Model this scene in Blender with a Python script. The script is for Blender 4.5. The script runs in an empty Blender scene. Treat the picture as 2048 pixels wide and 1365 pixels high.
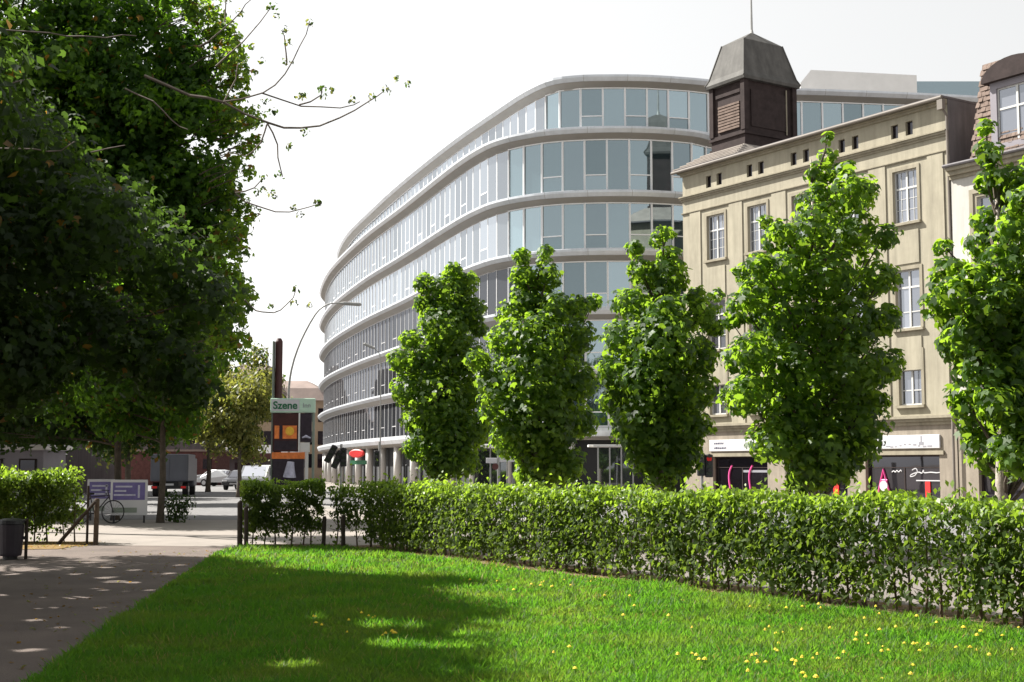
import bpy, math, random
import numpy as np
from mathutils import Vector, Matrix

random.seed(7)
RNG = np.random.default_rng(11)
SC = bpy.context.scene
COL = SC.collection

# ------------------------------------------------------------------ camera
EYE = 1.65
cam = bpy.data.cameras.new('camera')
cam.sensor_width = 36.0
cam.lens = 36.0 * 2700.0 / 2048.0
cam.clip_start = 0.1
cam.clip_end = 6000.0
cam_ob = bpy.data.objects.new('camera', cam)
COL.objects.link(cam_ob)
cam_ob.location = (0, 0, EYE)
cam_ob.rotation_euler = (math.radians(90.0) + math.atan(252.5 / 2700.0), 0, 0)
SC.camera = cam_ob

# ------------------------------------------------------------------ sky, sun, exposure
SUN_AZ, SUN_EL = -65.0, 46.0          # degrees: left of the view axis, above the horizon
world = bpy.data.worlds.new('World')
SC.world = world
world.use_nodes = True
wn, wl = world.node_tree.nodes, world.node_tree.links
wn.clear()
sky = wn.new('ShaderNodeTexSky')
sky.sky_type = 'NISHITA'
sky.sun_disc = False
sky.sun_elevation = math.radians(SUN_EL)
sky.sun_rotation = math.radians(SUN_AZ)
sky.air_density = 2.0
sky.dust_density = 0.6
sky.ozone_density = 1.0
hsv = wn.new('ShaderNodeHueSaturation')
hsv.inputs['Saturation'].default_value = 0.04
bg = wn.new('ShaderNodeBackground')
bg.inputs['Strength'].default_value = 0.068
wo = wn.new('ShaderNodeOutputWorld')
wl.new(sky.outputs[0], hsv.inputs['Color'])
wl.new(hsv.outputs[0], bg.inputs['Color'])
wl.new(bg.outputs[0], wo.inputs['Surface'])

sun = bpy.data.lights.new('sun', 'SUN')
sun.energy = 5.0
sun.angle = math.radians(0.5)
sun.color = (1.0, 0.955, 0.88)
sun_ob = bpy.data.objects.new('sun', sun)
COL.objects.link(sun_ob)
sd = Vector((math.sin(math.radians(SUN_AZ)) * math.cos(math.radians(SUN_EL)),
             math.cos(math.radians(SUN_AZ)) * math.cos(math.radians(SUN_EL)),
             math.sin(math.radians(SUN_EL))))
sun_ob.rotation_euler = sd.to_track_quat('Z', 'Y').to_euler()
sun_ob.location = sd * 60

KX, KY = -sd.x / sd.z, -sd.y / sd.z     # how far shade moves per metre of height
SC.view_settings.view_transform = 'Standard'
SC.view_settings.look = 'None'
SC.view_settings.exposure = 1.4
SC.view_settings.gamma = 1.0
SC.view_settings.use_curve_mapping = False
SC.render.engine = 'CYCLES'
SC.cycles.max_bounces = 6
SC.cycles.transparent_max_bounces = 8
SC.cycles.transmission_bounces = 4
SC.cycles.caustics_reflective = False
SC.cycles.caustics_refractive = False

# ------------------------------------------------------------------ materials
MATS = {}


def nodes(name):
    m = bpy.data.materials.new(name)
    m.use_nodes = True
    m.node_tree.nodes.clear()
    MATS[name] = m
    return m, m.node_tree.nodes, m.node_tree.links


def mat(name, col, rough=0.7, amp=0.15, scale=4.0, bump=0.0, bscale=None, metal=0.0, spec=0.4,
        col2=None, detail=6.0, obj_rand=0.0, streak=0.0):
    """Principled surface with noise-driven colour wear and optional bump."""
    m, n, l = nodes(name)
    o = n.new('ShaderNodeOutputMaterial')
    p = n.new('ShaderNodeBsdfPrincipled')
    p.inputs['Roughness'].default_value = rough
    p.inputs['Metallic'].default_value = metal
    p.inputs['Specular IOR Level'].default_value = spec
    tc = n.new('ShaderNodeTexCoord')
    nz = n.new('ShaderNodeTexNoise')
    nz.inputs['Scale'].default_value = scale
    nz.inputs['Detail'].default_value = detail
    nz.inputs['Roughness'].default_value = 0.65
    l.new(tc.outputs['Object'], nz.inputs['Vector'])
    cr = n.new('ShaderNodeValToRGB')
    cr.color_ramp.elements[0].position = 0.3
    cr.color_ramp.elements[1].position = 0.7
    c2 = col2 if col2 else tuple(min(1, c * (1 + amp)) for c in col)
    c1 = col if col2 else tuple(c * (1 - amp) for c in col)
    cr.color_ramp.elements[0].color = (*c1, 1)
    cr.color_ramp.elements[1].color = (*c2, 1)
    l.new(nz.outputs['Fac'], cr.inputs['Fac'])
    last = cr.outputs['Color']
    if streak > 0:                         # rain streaks and soot, long in z
        mp = n.new('ShaderNodeMapping')
        mp.inputs['Scale'].default_value = (1.6, 1.6, 0.16)
        l.new(tc.outputs['Object'], mp.inputs['Vector'])
        sn = n.new('ShaderNodeTexNoise')
        sn.inputs['Scale'].default_value = 1.5
        sn.inputs['Detail'].default_value = 7
        sn.inputs['Roughness'].default_value = 0.7
        l.new(mp.outputs[0], sn.inputs['Vector'])
        sr = n.new('ShaderNodeMapRange')
        sr.inputs['From Min'].default_value = 0.35
        sr.inputs['From Max'].default_value = 0.65
        sr.inputs['To Min'].default_value = 1 - streak
        sr.inputs['To Max'].default_value = 1 + streak * 0.4
        l.new(sn.outputs['Fac'], sr.inputs['Value'])
        sm = n.new('ShaderNodeMixRGB')
        sm.blend_type = 'MULTIPLY'
        sm.inputs['Fac'].default_value = 1
        l.new(last, sm.inputs['Color1'])
        l.new(sr.outputs[0], sm.inputs['Color2'])
        last = sm.outputs['Color']
    if obj_rand > 0:
        oi = n.new('ShaderNodeObjectInfo')
        mr = n.new('ShaderNodeMapRange')
        mr.inputs['To Min'].default_value = 1 - obj_rand
        mr.inputs['To Max'].default_value = 1 + obj_rand
        l.new(oi.outputs['Random'], mr.inputs['Value'])
        mx = n.new('ShaderNodeMixRGB')
        mx.blend_type = 'MULTIPLY'
        mx.inputs['Fac'].default_value = 1
        l.new(last, mx.inputs['Color1'])
        l.new(mr.outputs[0], mx.inputs['Color2'])
        last = mx.outputs['Color']
    l.new(last, p.inputs['Base Color'])
    if bump > 0:
        bn = n.new('ShaderNodeTexNoise')
        bn.inputs['Scale'].default_value = bscale or scale * 6
        bn.inputs['Detail'].default_value = 4
        l.new(tc.outputs['Object'], bn.inputs['Vector'])
        b = n.new('ShaderNodeBump')
        b.inputs['Strength'].default_value = bump
        b.inputs['Distance'].default_value = 0.02
        l.new(bn.outputs['Fac'], b.inputs['Height'])
        l.new(b.outputs['Normal'], p.inputs['Normal'])
    l.new(p.outputs[0], o.inputs['Surface'])
    return m


def leaf_mat(name, dark, light, trans, tmix=0.4, rough=0.45, spec=0.35, patch=None):
    """Leaf surface: each leaf its own tint, sunlight glowing through the blade."""
    m, n, l = nodes(name)
    o = n.new('ShaderNodeOutputMaterial')
    g = n.new('ShaderNodeNewGeometry')
    cr = n.new('ShaderNodeValToRGB')
    cr.color_ramp.elements[0].color = (*dark, 1)
    cr.color_ramp.elements[1].color = (*light, 1)
    l.new(g.outputs['Random Per Island'], cr.inputs['Fac'])
    p = n.new('ShaderNodeBsdfPrincipled')
    p.inputs['Roughness'].default_value = rough
    p.inputs['Specular IOR Level'].default_value = spec
    t = n.new('ShaderNodeBsdfTranslucent')
    if patch:                              # drier, yellower stretches over the ground
        tc = n.new('ShaderNodeTexCoord')
        nz = n.new('ShaderNodeTexNoise')
        nz.inputs['Scale'].default_value = 0.9
        nz.inputs['Detail'].default_value = 5
        l.new(tc.outputs['Object'], nz.inputs['Vector'])
        mr = n.new('ShaderNodeMapRange')
        mr.inputs['From Min'].default_value = 0.42
        mr.inputs['From Max'].default_value = 0.72
        l.new(nz.outputs['Fac'], mr.inputs['Value'])
        for k, (src, dst) in enumerate(((cr.outputs['Color'], p.inputs['Base Color']), (None, t.inputs['Color']))):
            m_ = n.new('ShaderNodeMixRGB')
            l.new(mr.outputs[0], m_.inputs['Fac'])
            if src is not None:
                l.new(src, m_.inputs['Color1'])
            else:
                m_.inputs['Color1'].default_value = (*trans, 1)
            m_.inputs['Color2'].default_value = (*patch[k], 1)
            l.new(m_.outputs['Color'], dst)
    else:
        l.new(cr.outputs['Color'], p.inputs['Base Color'])
        t.inputs['Color'].default_value = (*trans, 1)
    mx = n.new('ShaderNodeMixShader')
    mx.inputs['Fac'].default_value = tmix
    l.new(p.outputs[0], mx.inputs[1])
    l.new(t.outputs[0], mx.inputs[2])
    l.new(mx.outputs[0], o.inputs['Surface'])
    return m


def glass_mat(name, tint, deep, refl=0.35, rough=0.02, rand=0.35):
    """Facade glazing: dim room behind a mirror-like pane that brightens at grazing angles."""
    m, n, l = nodes(name)
    o = n.new('ShaderNodeOutputMaterial')
    oi = n.new('ShaderNodeObjectInfo')
    cr = n.new('ShaderNodeValToRGB')
    cr.color_ramp.elements[0].color = (*[c * (1 - rand) for c in deep], 1)
    cr.color_ramp.elements[1].color = (*[min(1, c * (1 + rand)) for c in deep], 1)
    l.new(oi.outputs['Random'], cr.inputs['Fac'])
    d = n.new('ShaderNodeBsdfDiffuse')
    l.new(cr.outputs['Color'], d.inputs['Color'])
    gl = n.new('ShaderNodeBsdfGlossy')
    gl.inputs['Color'].default_value = (*tint, 1)
    gl.inputs['Roughness'].default_value = rough
    tc = n.new('ShaderNodeTexCoord')
    nz = n.new('ShaderNodeTexNoise')
    nz.inputs['Scale'].default_value = 0.35
    l.new(tc.outputs['Object'], nz.inputs['Vector'])
    b = n.new('ShaderNodeBump')
    b.inputs['Strength'].default_value = 0.04
    b.inputs['Distance'].default_value = 0.2
    l.new(nz.outputs['Fac'], b.inputs['Height'])
    l.new(b.outputs['Normal'], gl.inputs['Normal'])
    lw = n.new('ShaderNodeFresnel')
    lw.inputs['IOR'].default_value = 1.6
    mr = n.new('ShaderNodeMapRange')
    mr.inputs['To Max'].default_value = 1.0
    rr = n.new('ShaderNodeMapRange')       # panes differ: blinds, coatings
    rr.inputs['To Min'].default_value = refl * 0.6
    rr.inputs['To Max'].default_value = min(0.95, refl * 1.3)
    wn_ = n.new('ShaderNodeTexWhiteNoise')
    wn_.noise_dimensions = '1D'
    l.new(oi.outputs['Random'], wn_.inputs['W'])
    l.new(wn_.outputs['Value'], rr.inputs['Value'])
    l.new(rr.outputs[0], mr.inputs['To Min'])
    l.new(lw.outputs[0], mr.inputs['Value'])
    mx = n.new('ShaderNodeMixShader')
    l.new(mr.outputs[0], mx.inputs['Fac'])
    l.new(d.outputs[0], mx.inputs[1])
    l.new(gl.outputs[0], mx.inputs[2])
    l.new(mx.outputs[0], o.inputs['Surface'])
    return m


# ------------------------------------------------------------------ mesh helpers
class MB:
    """Collects shapes and links them as ONE mesh object."""

    def __init__(self):
        self.v, self.f, self.mi, self.cur = [], [], [], 0

    def add(self, vs, fs):
        o = len(self.v)
        self.v += [tuple(p) for p in vs]
        for q in fs:
            self.f.append(tuple(i + o for i in q))
            self.mi.append(self.cur)
        return self

    def box(self, x0, x1, y0, y1, z0, z1, bev=0.0):
        if bev <= 0:
            vs = [(x, y, z) for z in (z0, z1) for y in (y0, y1) for x in (x0, x1)]
            fs = [(0, 2, 3, 1), (4, 5, 7, 6), (0, 1, 5, 4), (1, 3, 7, 5), (3, 2, 6, 7), (2, 0, 4, 6)]
            return self.add(vs, fs)
        b = bev
        ring = [(x0 + b, y0), (x1 - b, y0), (x1, y0 + b), (x1, y1 - b), (x1 - b, y1), (x0 + b, y1), (x0, y1 - b), (x0, y0 + b)]
        cx, cy = (x0 + x1) / 2, (y0 + y1) / 2
        kx, ky = 1 - b / max(x1 - cx, 1e-6), 1 - b / max(y1 - cy, 1e-6)
        inn = [(cx + (x - cx) * kx, cy + (y - cy) * ky) for x, y in ring]
        rings = [[(x, y, z0) for x, y in inn], [(x, y, z0 + b) for x, y in ring], [(x, y, z1 - b) for x, y in ring], [(x, y, z1) for x, y in inn]]
        return self.loft(rings)

    def loft(self, rings, cap=True, closed=True):
        o = len(self.v)
        n = len(rings[0])
        vs = [p for r in rings for p in r]
        fs = []
        for i in range(len(rings) - 1):
            for j in range(n if closed else n - 1):
                a, b = i * n + j, i * n + (j + 1) % n
                fs.append((a, b, b + n, a + n))
        if cap:
            fs.append(tuple(range(n - 1, -1, -1)))
            fs.append(tuple(range((len(rings) - 1) * n, len(rings) * n)))
        return self.add(vs, fs)

    def tube(self, pts, r, n=8, cap=True):
        pts = [Vector(p) for p in pts]
        rs = r if isinstance(r, (list, tuple)) else [r] * len(pts)
        rings = []
        up = None
        for i, p in enumerate(pts):
            t = (pts[min(i + 1, len(pts) - 1)] - pts[max(i - 1, 0)])
            t = t.normalized() if t.length > 1e-9 else Vector((0, 0, 1))
            if up is None:
                up = Vector((1, 0, 0)) if abs(t.x) < 0.9 else Vector((0, 1, 0))
            a = (up - t * up.dot(t)).normalized()
            up = a
            b = t.cross(a)
            rings.append([tuple(p + (a * math.cos(2 * math.pi * k / n) + b * math.sin(2 * math.pi * k / n)) * rs[i]) for k in range(n)])
        return self.loft(rings, cap)

    def cyl(self, x, y, z0, z1, r, n=16, r2=None):
        return self.tube([(x, y, z0), (x, y, z1)], [r, r if r2 is None else r2], n)

    def prism(self, poly, y0, y1):
        """poly in x,z extruded along y."""
        n = len(poly)
        vs = [(x, y0, z) for x, z in poly] + [(x, y1, z) for x, z in poly]
        fs = [tuple(range(n)), tuple(range(2 * n - 1, n - 1, -1))]
        fs += [(i, i + n, (i + 1) % n + n, (i + 1) % n) for i in range(n)]
        return self.add(vs, fs)

    def slab(self, poly, z0, z1):
        n = len(poly)
        vs = [(x, y, z0) for x, y in poly] + [(x, y, z1) for x, y in poly]
        fs = [tuple(range(n - 1, -1, -1)), tuple(range(n, 2 * n))]
        fs += [(i, (i + 1) % n, (i + 1) % n + n, i + n) for i in range(n)]
        return self.add(vs, fs)

    def mesh(self, name, mats, smooth=False):
        me = bpy.data.meshes.new(name)
        me.from_pydata(self.v, [], self.f)
        for m in (mats if isinstance(mats, (list, tuple)) else [mats]):
            me.materials.append(MATS[m])
        me.polygons.foreach_set('material_index', self.mi)
        if smooth:
            me.polygons.foreach_set('use_smooth', [True] * len(me.polygons))
        me.update()
        return me

    def build(self, name, mats, parent=None, smooth=False, loc=(0, 0, 0), rz=0.0):
        return link(name, self.mesh(name, mats, smooth), parent, loc, rz)


def link(name, data, parent=None, loc=(0, 0, 0), rz=0.0):
    o = bpy.data.objects.new(name, data)
    COL.objects.link(o)
    o.location = loc
    o.rotation_euler = (0, 0, rz)
    if parent is not None:
        o.parent = parent
    return o


def tag(o, label=None, cat=None, group=None, kind=None):
    for k, v in (('label', label), ('category', cat), ('group', group), ('kind', kind)):
        if v:
            o[k] = v
    return o


def thing(name, label, cat, loc=(0, 0, 0), rz=0.0, group=None):
    return tag(link(name, None, None, loc, rz), label, cat, group)


def copy_tree(o, parent=None):
    c = o.copy()
    COL.objects.link(c)
    c.parent = parent
    for ch in o.children:
        if ch is not c:
            copy_tree(ch, c)
    return c


def np_mesh(name, verts, faces, mats, matidx=None, smooth=False):
    """verts (N,3), faces (M,k) all of one size."""
    me = bpy.data.meshes.new(name)
    nv, (nf, k) = len(verts), faces.shape
    me.vertices.add(nv)
    me.vertices.foreach_set('co', np.ascontiguousarray(verts, dtype=np.float32).ravel())
    me.loops.add(nf * k)
    me.loops.foreach_set('vertex_index', np.ascontiguousarray(faces, dtype=np.int32).ravel())
    me.polygons.add(nf)
    me.polygons.foreach_set('loop_start', np.arange(0, nf * k, k, dtype=np.int32))
    if hasattr(me.polygons[0], 'loop_total'):
        try:
            me.polygons.foreach_set('loop_total', np.full(nf, k, dtype=np.int32))
        except Exception:
            pass
    for m in (mats if isinstance(mats, (list, tuple)) else [mats]):
        me.materials.append(MATS[m])
    if matidx is not None:
        me.polygons.foreach_set('material_index', np.ascontiguousarray(matidx, dtype=np.int32))
    if smooth:
        me.polygons.foreach_set('use_smooth', np.ones(nf, dtype=bool))
    me.update(calc_edges=True)
    me.validate()
    return me


MAPLE = np.array([(0, 0, 0), (-.42, .18, -.05), (-.52, .52, -.10), (-.2, .52, .02), (0, 1.0, -.16), (.2, .52, .02), (.52, .52, -.10), (.42, .18, -.05)])
OVAL = np.array([(0, 0, 0), (-.30, .45, .05), (0, 1.0, -.10), (.30, .45, .05)])


def leaves(centers, normals, size, tmpl, spin=None):
    """Leaf blades at centers, facing normals, tips hanging; returns verts, faces."""
    n = len(centers)
    nrm = normals / np.maximum(np.linalg.norm(normals, axis=1, keepdims=True), 1e-6)
    down = np.tile(np.array([0, 0, -1.0]), (n, 1)) + RNG.normal(0, 0.55, (n, 3))
    yax = down - nrm * np.sum(down * nrm, axis=1, keepdims=True)
    yax /= np.maximum(np.linalg.norm(yax, axis=1, keepdims=True), 1e-6)
    xax = np.cross(yax, nrm)
    s = np.asarray(size).reshape(-1, 1, 1) * np.ones((n, 1, 1))
    loc = tmpl[None] - np.array([0, .4, 0])
    v = (xax[:, None] * loc[:, :, 0:1] + yax[:, None] * loc[:, :, 1:2] + nrm[:, None] * loc[:, :, 2:3]) * s + centers[:, None]
    k = len(tmpl)
    f = np.arange(n * k).reshape(n, k)
    return v.reshape(-1, 3), f


def lobe_points(lobes, per_m2, shell=0.45, bias=0.35, jitter=0.9, rough=0.18):
    """Points and outward normals near the skins of many ball-shaped clumps. lobes: x y z r."""
    P, N = [], []
    for x, y, z, r in lobes:
        n = max(12, int(4 * math.pi * r * r * per_m2))
        d = RNG.normal(size=(n, 3))
        d /= np.linalg.norm(d, axis=1, keepdims=True)
        rad = r * (1 - shell * RNG.random(n) ** 1.6) * (1 + rough * RNG.normal(size=n))
        p = d * rad[:, None] * np.array([1, 1, 0.92]) + np.array([x, y, z])
        P.append(p)
        N.append(d + np.array([0, 0, bias]) + RNG.normal(0, jitter, (n, 3)) * 0.6)
    return np.concatenate(P), np.concatenate(N)


def wall_holes(mb, x0, x1, z0, z1, holes, y=0.0, depth=0.3):
    """Wall sheet in the xz plane (outside towards -y) with rectangular openings and their reveals."""
    xs = sorted({x0, x1} | {h[0] for h in holes} | {h[1] for h in holes})
    zs = sorted({z0, z1} | {h[2] for h in holes} | {h[3] for h in holes})
    xs = [x for x in xs if x0 <= x <= x1]
    zs = [z for z in zs if z0 <= z <= z1]
    for i in range(len(xs) - 1):
        for j in range(len(zs) - 1):
            cx, cz = (xs[i] + xs[i + 1]) / 2, (zs[j] + zs[j + 1]) / 2
            if any(h[0] < cx < h[1] and h[2] < cz < h[3] for h in holes):
                continue
            mb.add([(xs[i], y, zs[j]), (xs[i + 1], y, zs[j]), (xs[i + 1], y, zs[j + 1]), (xs[i], y, zs[j + 1])], [(0, 1, 2, 3)])
    for a, b, c, d in holes:
        q = [(a, y, c), (b, y, c), (b, y, d), (a, y, d), (a, y + depth, c), (b, y + depth, c), (b, y + depth, d), (a, y + depth, d)]
        mb.add(q, [(0, 4, 5, 1), (1, 5, 6, 2), (2, 6, 7, 3), (3, 7, 4, 0)])
    return mb


def catmull(pts, step=0.5):
    P = [Vector(p) for p in pts]
    out = []
    for i in range(len(P) - 1):
        a, b, c, d = P[max(i - 1, 0)], P[i], P[i + 1], P[min(i + 2, len(P) - 1)]
        n = max(2, int((c - b).length / step))
        for k in range(n):
            t = k / n
            out.append(0.5 * ((2 * b) + (c - a) * t + (2 * a - 5 * b + 4 * c - d) * t * t + (3 * b - a - 3 * c + d) * t ** 3))
    out.append(P[-1])
    return out


def resample(path, step):
    L = [0.0]
    for i in range(1, len(path)):
        L.append(L[-1] + (path[i] - path[i - 1]).length)
    n = int(L[-1] / step)
    out, j = [], 0
    for k in range(n + 1):
        s = k * step
        while j < len(L) - 2 and L[j + 1] < s:
            j += 1
        t = (s - L[j]) / max(L[j + 1] - L[j], 1e-9)
        out.append(path[j].lerp(path[j + 1], t))
    return out


def normals2(path, sign=1.0):
    out = []
    for i in range(len(path)):
        t = path[min(i + 1, len(path) - 1)] - path[max(i - 1, 0)]
        t.normalize()
        out.append(Vector((t.y, -t.x)) * sign)
    return out

# ------------------------------------------------------------------ measured shapes (metres)
YOUNG = [
    (-2.22, 38.6, [(0.5, 7.33, 0.34), (-0.29, 6.96, 0.34), (1.01, 6.96, 0.39), (0.36, 6.6, 0.62), (-0.28, 6.31, 0.39), (0.94, 6.16, 0.54), (0.29, 5.58, 0.77), (-0.71, 5.3, 0.34), (1.23, 5.58, 0.31), (-0.85, 4.72, 0.43), (-0.13, 4.58, 0.85), (0.73, 4.72, 0.77), (-0.7, 3.86, 0.54), (0.16, 3.57, 1.0), (1.02, 3.72, 0.69), (-0.55, 3.0, 0.46), (0.31, 2.57, 1.0), (1.16, 2.72, 0.62), (-0.54, 2.15, 0.43), (0.31, 1.86, 0.69), (0.88, 1.86, 0.54)]),
    (0.63, 33.64, [(-0.37, 6.95, 0.24), (0.2, 6.95, 0.24), (-0.37, 6.41, 0.35), (0.26, 6.41, 0.35), (0.95, 5.71, 0.35), (1.43, 5.81, 0.24), (-0.18, 5.84, 0.48), (0.45, 5.58, 0.54), (-0.68, 5.52, 0.38), (-0.81, 4.83, 0.57), (0.07, 4.83, 0.81), (0.95, 4.83, 0.54), (-1.43, 4.33, 0.35), (-0.93, 3.82, 0.67), (0.07, 3.82, 1.01), (0.94, 3.82, 0.61), (-0.93, 3.2, 0.54), (0.07, 2.83, 1.14), (1.06, 2.83, 0.48), (-0.68, 2.45, 0.61), (0.19, 1.96, 0.87), (-0.18, 1.53, 0.54), (0.68, 1.65, 0.54)]),
    (3.23, 29.12, [(0.27, 6.81, 0.2), (-0.0, 6.65, 0.23), (-0.53, 6.37, 0.23), (0.16, 6.26, 0.3), (-0.47, 5.88, 0.3), (0.15, 5.71, 0.49), (0.8, 5.38, 0.3), (1.18, 5.38, 0.21), (-0.67, 5.27, 0.44), (-0.02, 4.95, 0.64), (0.9, 4.95, 0.4), (1.17, 4.62, 0.23), (-0.83, 4.51, 0.47), (-0.03, 4.18, 0.82), (0.79, 4.07, 0.52), (-1.0, 3.64, 0.42), (-0.25, 3.42, 0.87), (0.61, 3.32, 0.64), (-1.09, 3.1, 0.3), (-0.37, 2.56, 0.82), (0.39, 2.56, 0.7), (0.87, 2.56, 0.26), (-0.26, 1.92, 0.64), (0.38, 1.92, 0.56), (-0.0, 1.44, 0.41)]),
    (5.62, 24.96, [(0.32, 7.91, 0.14), (0.32, 7.52, 0.22), (0.17, 7.12, 0.28), (0.54, 7.17, 0.24), (-0.03, 6.65, 0.28), (0.53, 6.65, 0.46), (0.96, 6.74, 0.26), (-0.65, 6.36, 0.2), (-0.61, 5.89, 0.3), (-0.04, 5.98, 0.5), (0.71, 6.08, 0.46), (1.17, 5.79, 0.28), (-1.18, 5.32, 0.28), (-0.62, 5.23, 0.5), (0.22, 5.23, 0.7), (1.06, 5.13, 0.42), (1.52, 5.13, 0.22), (-1.19, 4.76, 0.38), (-0.45, 4.38, 0.7), (0.48, 4.29, 0.8), (1.18, 4.38, 0.38), (1.51, 4.57, 0.18), (-1.43, 4.38, 0.2), (-1.3, 3.73, 0.42), (-0.47, 3.45, 0.75), (0.55, 3.36, 0.8), (1.3, 3.54, 0.38), (1.53, 3.45, 0.2), (-1.31, 2.99, 0.42), (-0.48, 2.62, 0.7), (0.53, 2.52, 0.75), (1.05, 2.8, 0.28), (-0.86, 2.16, 0.46), (-0.03, 1.97, 0.7), (0.61, 1.97, 0.46), (-0.14, 1.56, 0.46), (0.32, 1.56, 0.4)]),
    (7.74, 21.29, [(-0.06, 7.07, 0.19), (-0.07, 6.64, 0.26), (-0.72, 5.18, 0.2), (-0.77, 4.78, 0.24), (0.23, 6.15, 0.36), (0.37, 5.5, 0.39), (-0.86, 4.3, 0.31), (-0.47, 4.14, 0.34), (0.1, 4.62, 0.39), (0.5, 4.78, 0.48), (-0.64, 3.66, 0.39), (-0.01, 3.82, 0.56), (0.63, 3.98, 0.65), (-0.34, 3.18, 0.43), (0.36, 3.03, 0.73), (-0.13, 2.55, 0.48), (0.49, 2.24, 0.65), (-0.22, 2.08, 0.27), (0.24, 1.77, 0.48), (1.23, 5.1, 0.6), (1.19, 3.9, 0.68), (0.98, 2.71, 0.65), (0.8, 6.32, 0.43), (-0.27, 4.3, 0.38), (0.04, 5.26, 0.36), (0.18, 5.75, 0.34), (0.14, 3.34, 0.53), (-0.4, 2.71, 0.36), (0.0, 6.23, 0.27), (-0.61, 4.62, 0.29), (0.49, 4.3, 0.51), (-0.07, 1.92, 0.43), (-0.48, 3.82, 0.37), (-0.09, 4.78, 0.34)]),
]
TWIGS = [
    [(-5.01, 18, 6.98), (-4.39, 18, 6.7), (-3.94, 18, 6.6), (-3.32, 18, 6.3), (-2.88, 18, 6.25), (-2.34, 18, 6.37), (-1.97, 18, 6.6), (-1.73, 18, 6.77)],
    [(-3.85, 17.6, 6.49), (-3.32, 17.6, 6.61), (-3.03, 17.6, 6.86), (-2.83, 17.6, 7.24), (-2.7, 17.6, 7.58)],
    [(-3.46, 18.3, 6.81), (-2.93, 18.3, 6.63), (-2.38, 18.3, 6.6), (-2.1, 18.3, 6.68)],
    [(-3.05, 17.9, 7.13), (-3.07, 17.9, 7.37), (-3.12, 17.9, 7.58)],
    [(-3.23, 17.5, 6.17), (-3.33, 17.5, 5.92), (-3.52, 17.5, 5.74), (-3.75, 17.5, 5.79)],
    [(-3.36, 18.2, 6.35), (-3.22, 18.2, 6.06), (-3.18, 18.2, 5.71), (-3.14, 18.2, 5.6)],
    [(-4.41, 18.6, 7.56), (-4.13, 18.6, 7.77), (-3.85, 18.6, 8.06), (-3.71, 18.6, 8.25)],
    [(-4.14, 18.4, 7.24), (-3.73, 18.4, 7.57), (-3.36, 18.4, 8.07)],
    [(-4.06, 18.6, 7.92), (-4.05, 18.6, 8.36)],
    [(-4.0, 19.2, 5.57), (-3.63, 19.2, 5.38), (-3.2, 19.2, 5.31), (-2.77, 19.2, 5.46)],
    [(-3.88, 19.5, 4.08), (-3.74, 19.5, 3.92), (-3.48, 19.5, 3.88), (-3.27, 19.5, 4.0), (-3.14, 19.5, 4.22)],
    [(-3.96, 19, 5.56), (-3.67, 19, 5.61), (-3.57, 19, 5.76)],
    [(-4.83, 16.5, 6.35), (-4.46, 16.5, 6.19), (-4.26, 16.5, 5.96), (-4.04, 16.5, 5.85)],
    [(-6.44, 16, 6.14), (-6.2, 16, 6.23), (-5.84, 16, 6.33)],
    [(-6.57, 16.4, 7.08), (-6.01, 16.4, 7.07), (-5.57, 16.4, 7.02), (-5.07, 16.4, 6.99), (-4.7, 16.4, 7.02)],
    [(-6.38, 16.2, 5.54), (-5.83, 16.2, 5.5), (-5.52, 16.2, 5.51), (-5.34, 16.2, 5.6)],
    [(-5.28, 16.6, 5.57), (-4.85, 16.6, 5.67)],
    [(-2.92, 18.2, 6.6), (-2.64, 18.2, 6.76), (-2.61, 18.2, 6.84)],
    [(-3.99, 18.2, 6.65), (-3.82, 18.2, 6.97), (-3.76, 18.2, 7.25)],
]
BUDS = [(-2.7, 17.6, 7.58), (-3.36, 18.4, 8.09), (-1.73, 18, 6.77), (-2.21, 18.3, 6.72), (-3.05, 17.9, 7.13), (-2.83, 18, 6.2), (-3.18, 18.2, 5.63), (-3.47, 19.1, 5.58), (-2.8, 19.2, 5.46), (-3.16, 19.5, 4.04), (-3.14, 19.5, 4.24), (-2.61, 18.2, 6.84), (-2.89, 18, 6.69), (-3.44, 18, 7.19), (-3.36, 18, 6.63), (-3.22, 17.8, 6.41), (-3.76, 18.2, 7.25), (-3.12, 17.9, 7.58), (-3.85, 18.6, 8.06), (-3.57, 19, 5.76), (-1.9, 18, 6.65), (-3.05, 19.2, 5.27)]
# ------------------------------------------------------------------ palette
mat('asphalt', (0.145, 0.142, 0.142), 0.85, 0.18, 1.2, 0.25, 60)
mat('paving', (0.225, 0.198, 0.175), 0.85, 0.16, 0.8, 0.2, 40)
mat('path', (0.115, 0.090, 0.076), 0.9, 0.28, 0.9, 0.4, 50)
mat('kerb', (0.32, 0.31, 0.29), 0.8, 0.12, 3.0, 0.1)
mat('road_paint', (0.7, 0.7, 0.68), 0.7, 0.12, 3.0)
mat('turf', (0.018, 0.046, 0.006), 0.95, 0.3, 1.3, 0.5, 30, spec=0.1, col2=(0.075, 0.062, 0.030))
mat('soil', (0.17, 0.12, 0.075), 0.95, 0.3, 5.0, 0.6, 25, spec=0.1)
mat('litter', (0.20, 0.135, 0.06), 0.95, 0.35, 9.0, 0.6, 30, spec=0.1)
mat('bark', (0.085, 0.07, 0.055), 0.9, 0.35, 6.0, 0.6, 25, spec=0.2)
mat('bark_pale', (0.34, 0.30, 0.26), 0.85, 0.25, 8.0, 0.4, 30, spec=0.2)
mat('bark_twig', (0.20, 0.165, 0.14), 0.8, 0.2, 12.0, spec=0.2)
mat('stem', (0.10, 0.075, 0.055), 0.9, 0.3, 12.0, spec=0.2)
mat('post_wood', (0.045, 0.035, 0.028), 0.85, 0.3, 14.0, 0.3, spec=0.2)
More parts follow.
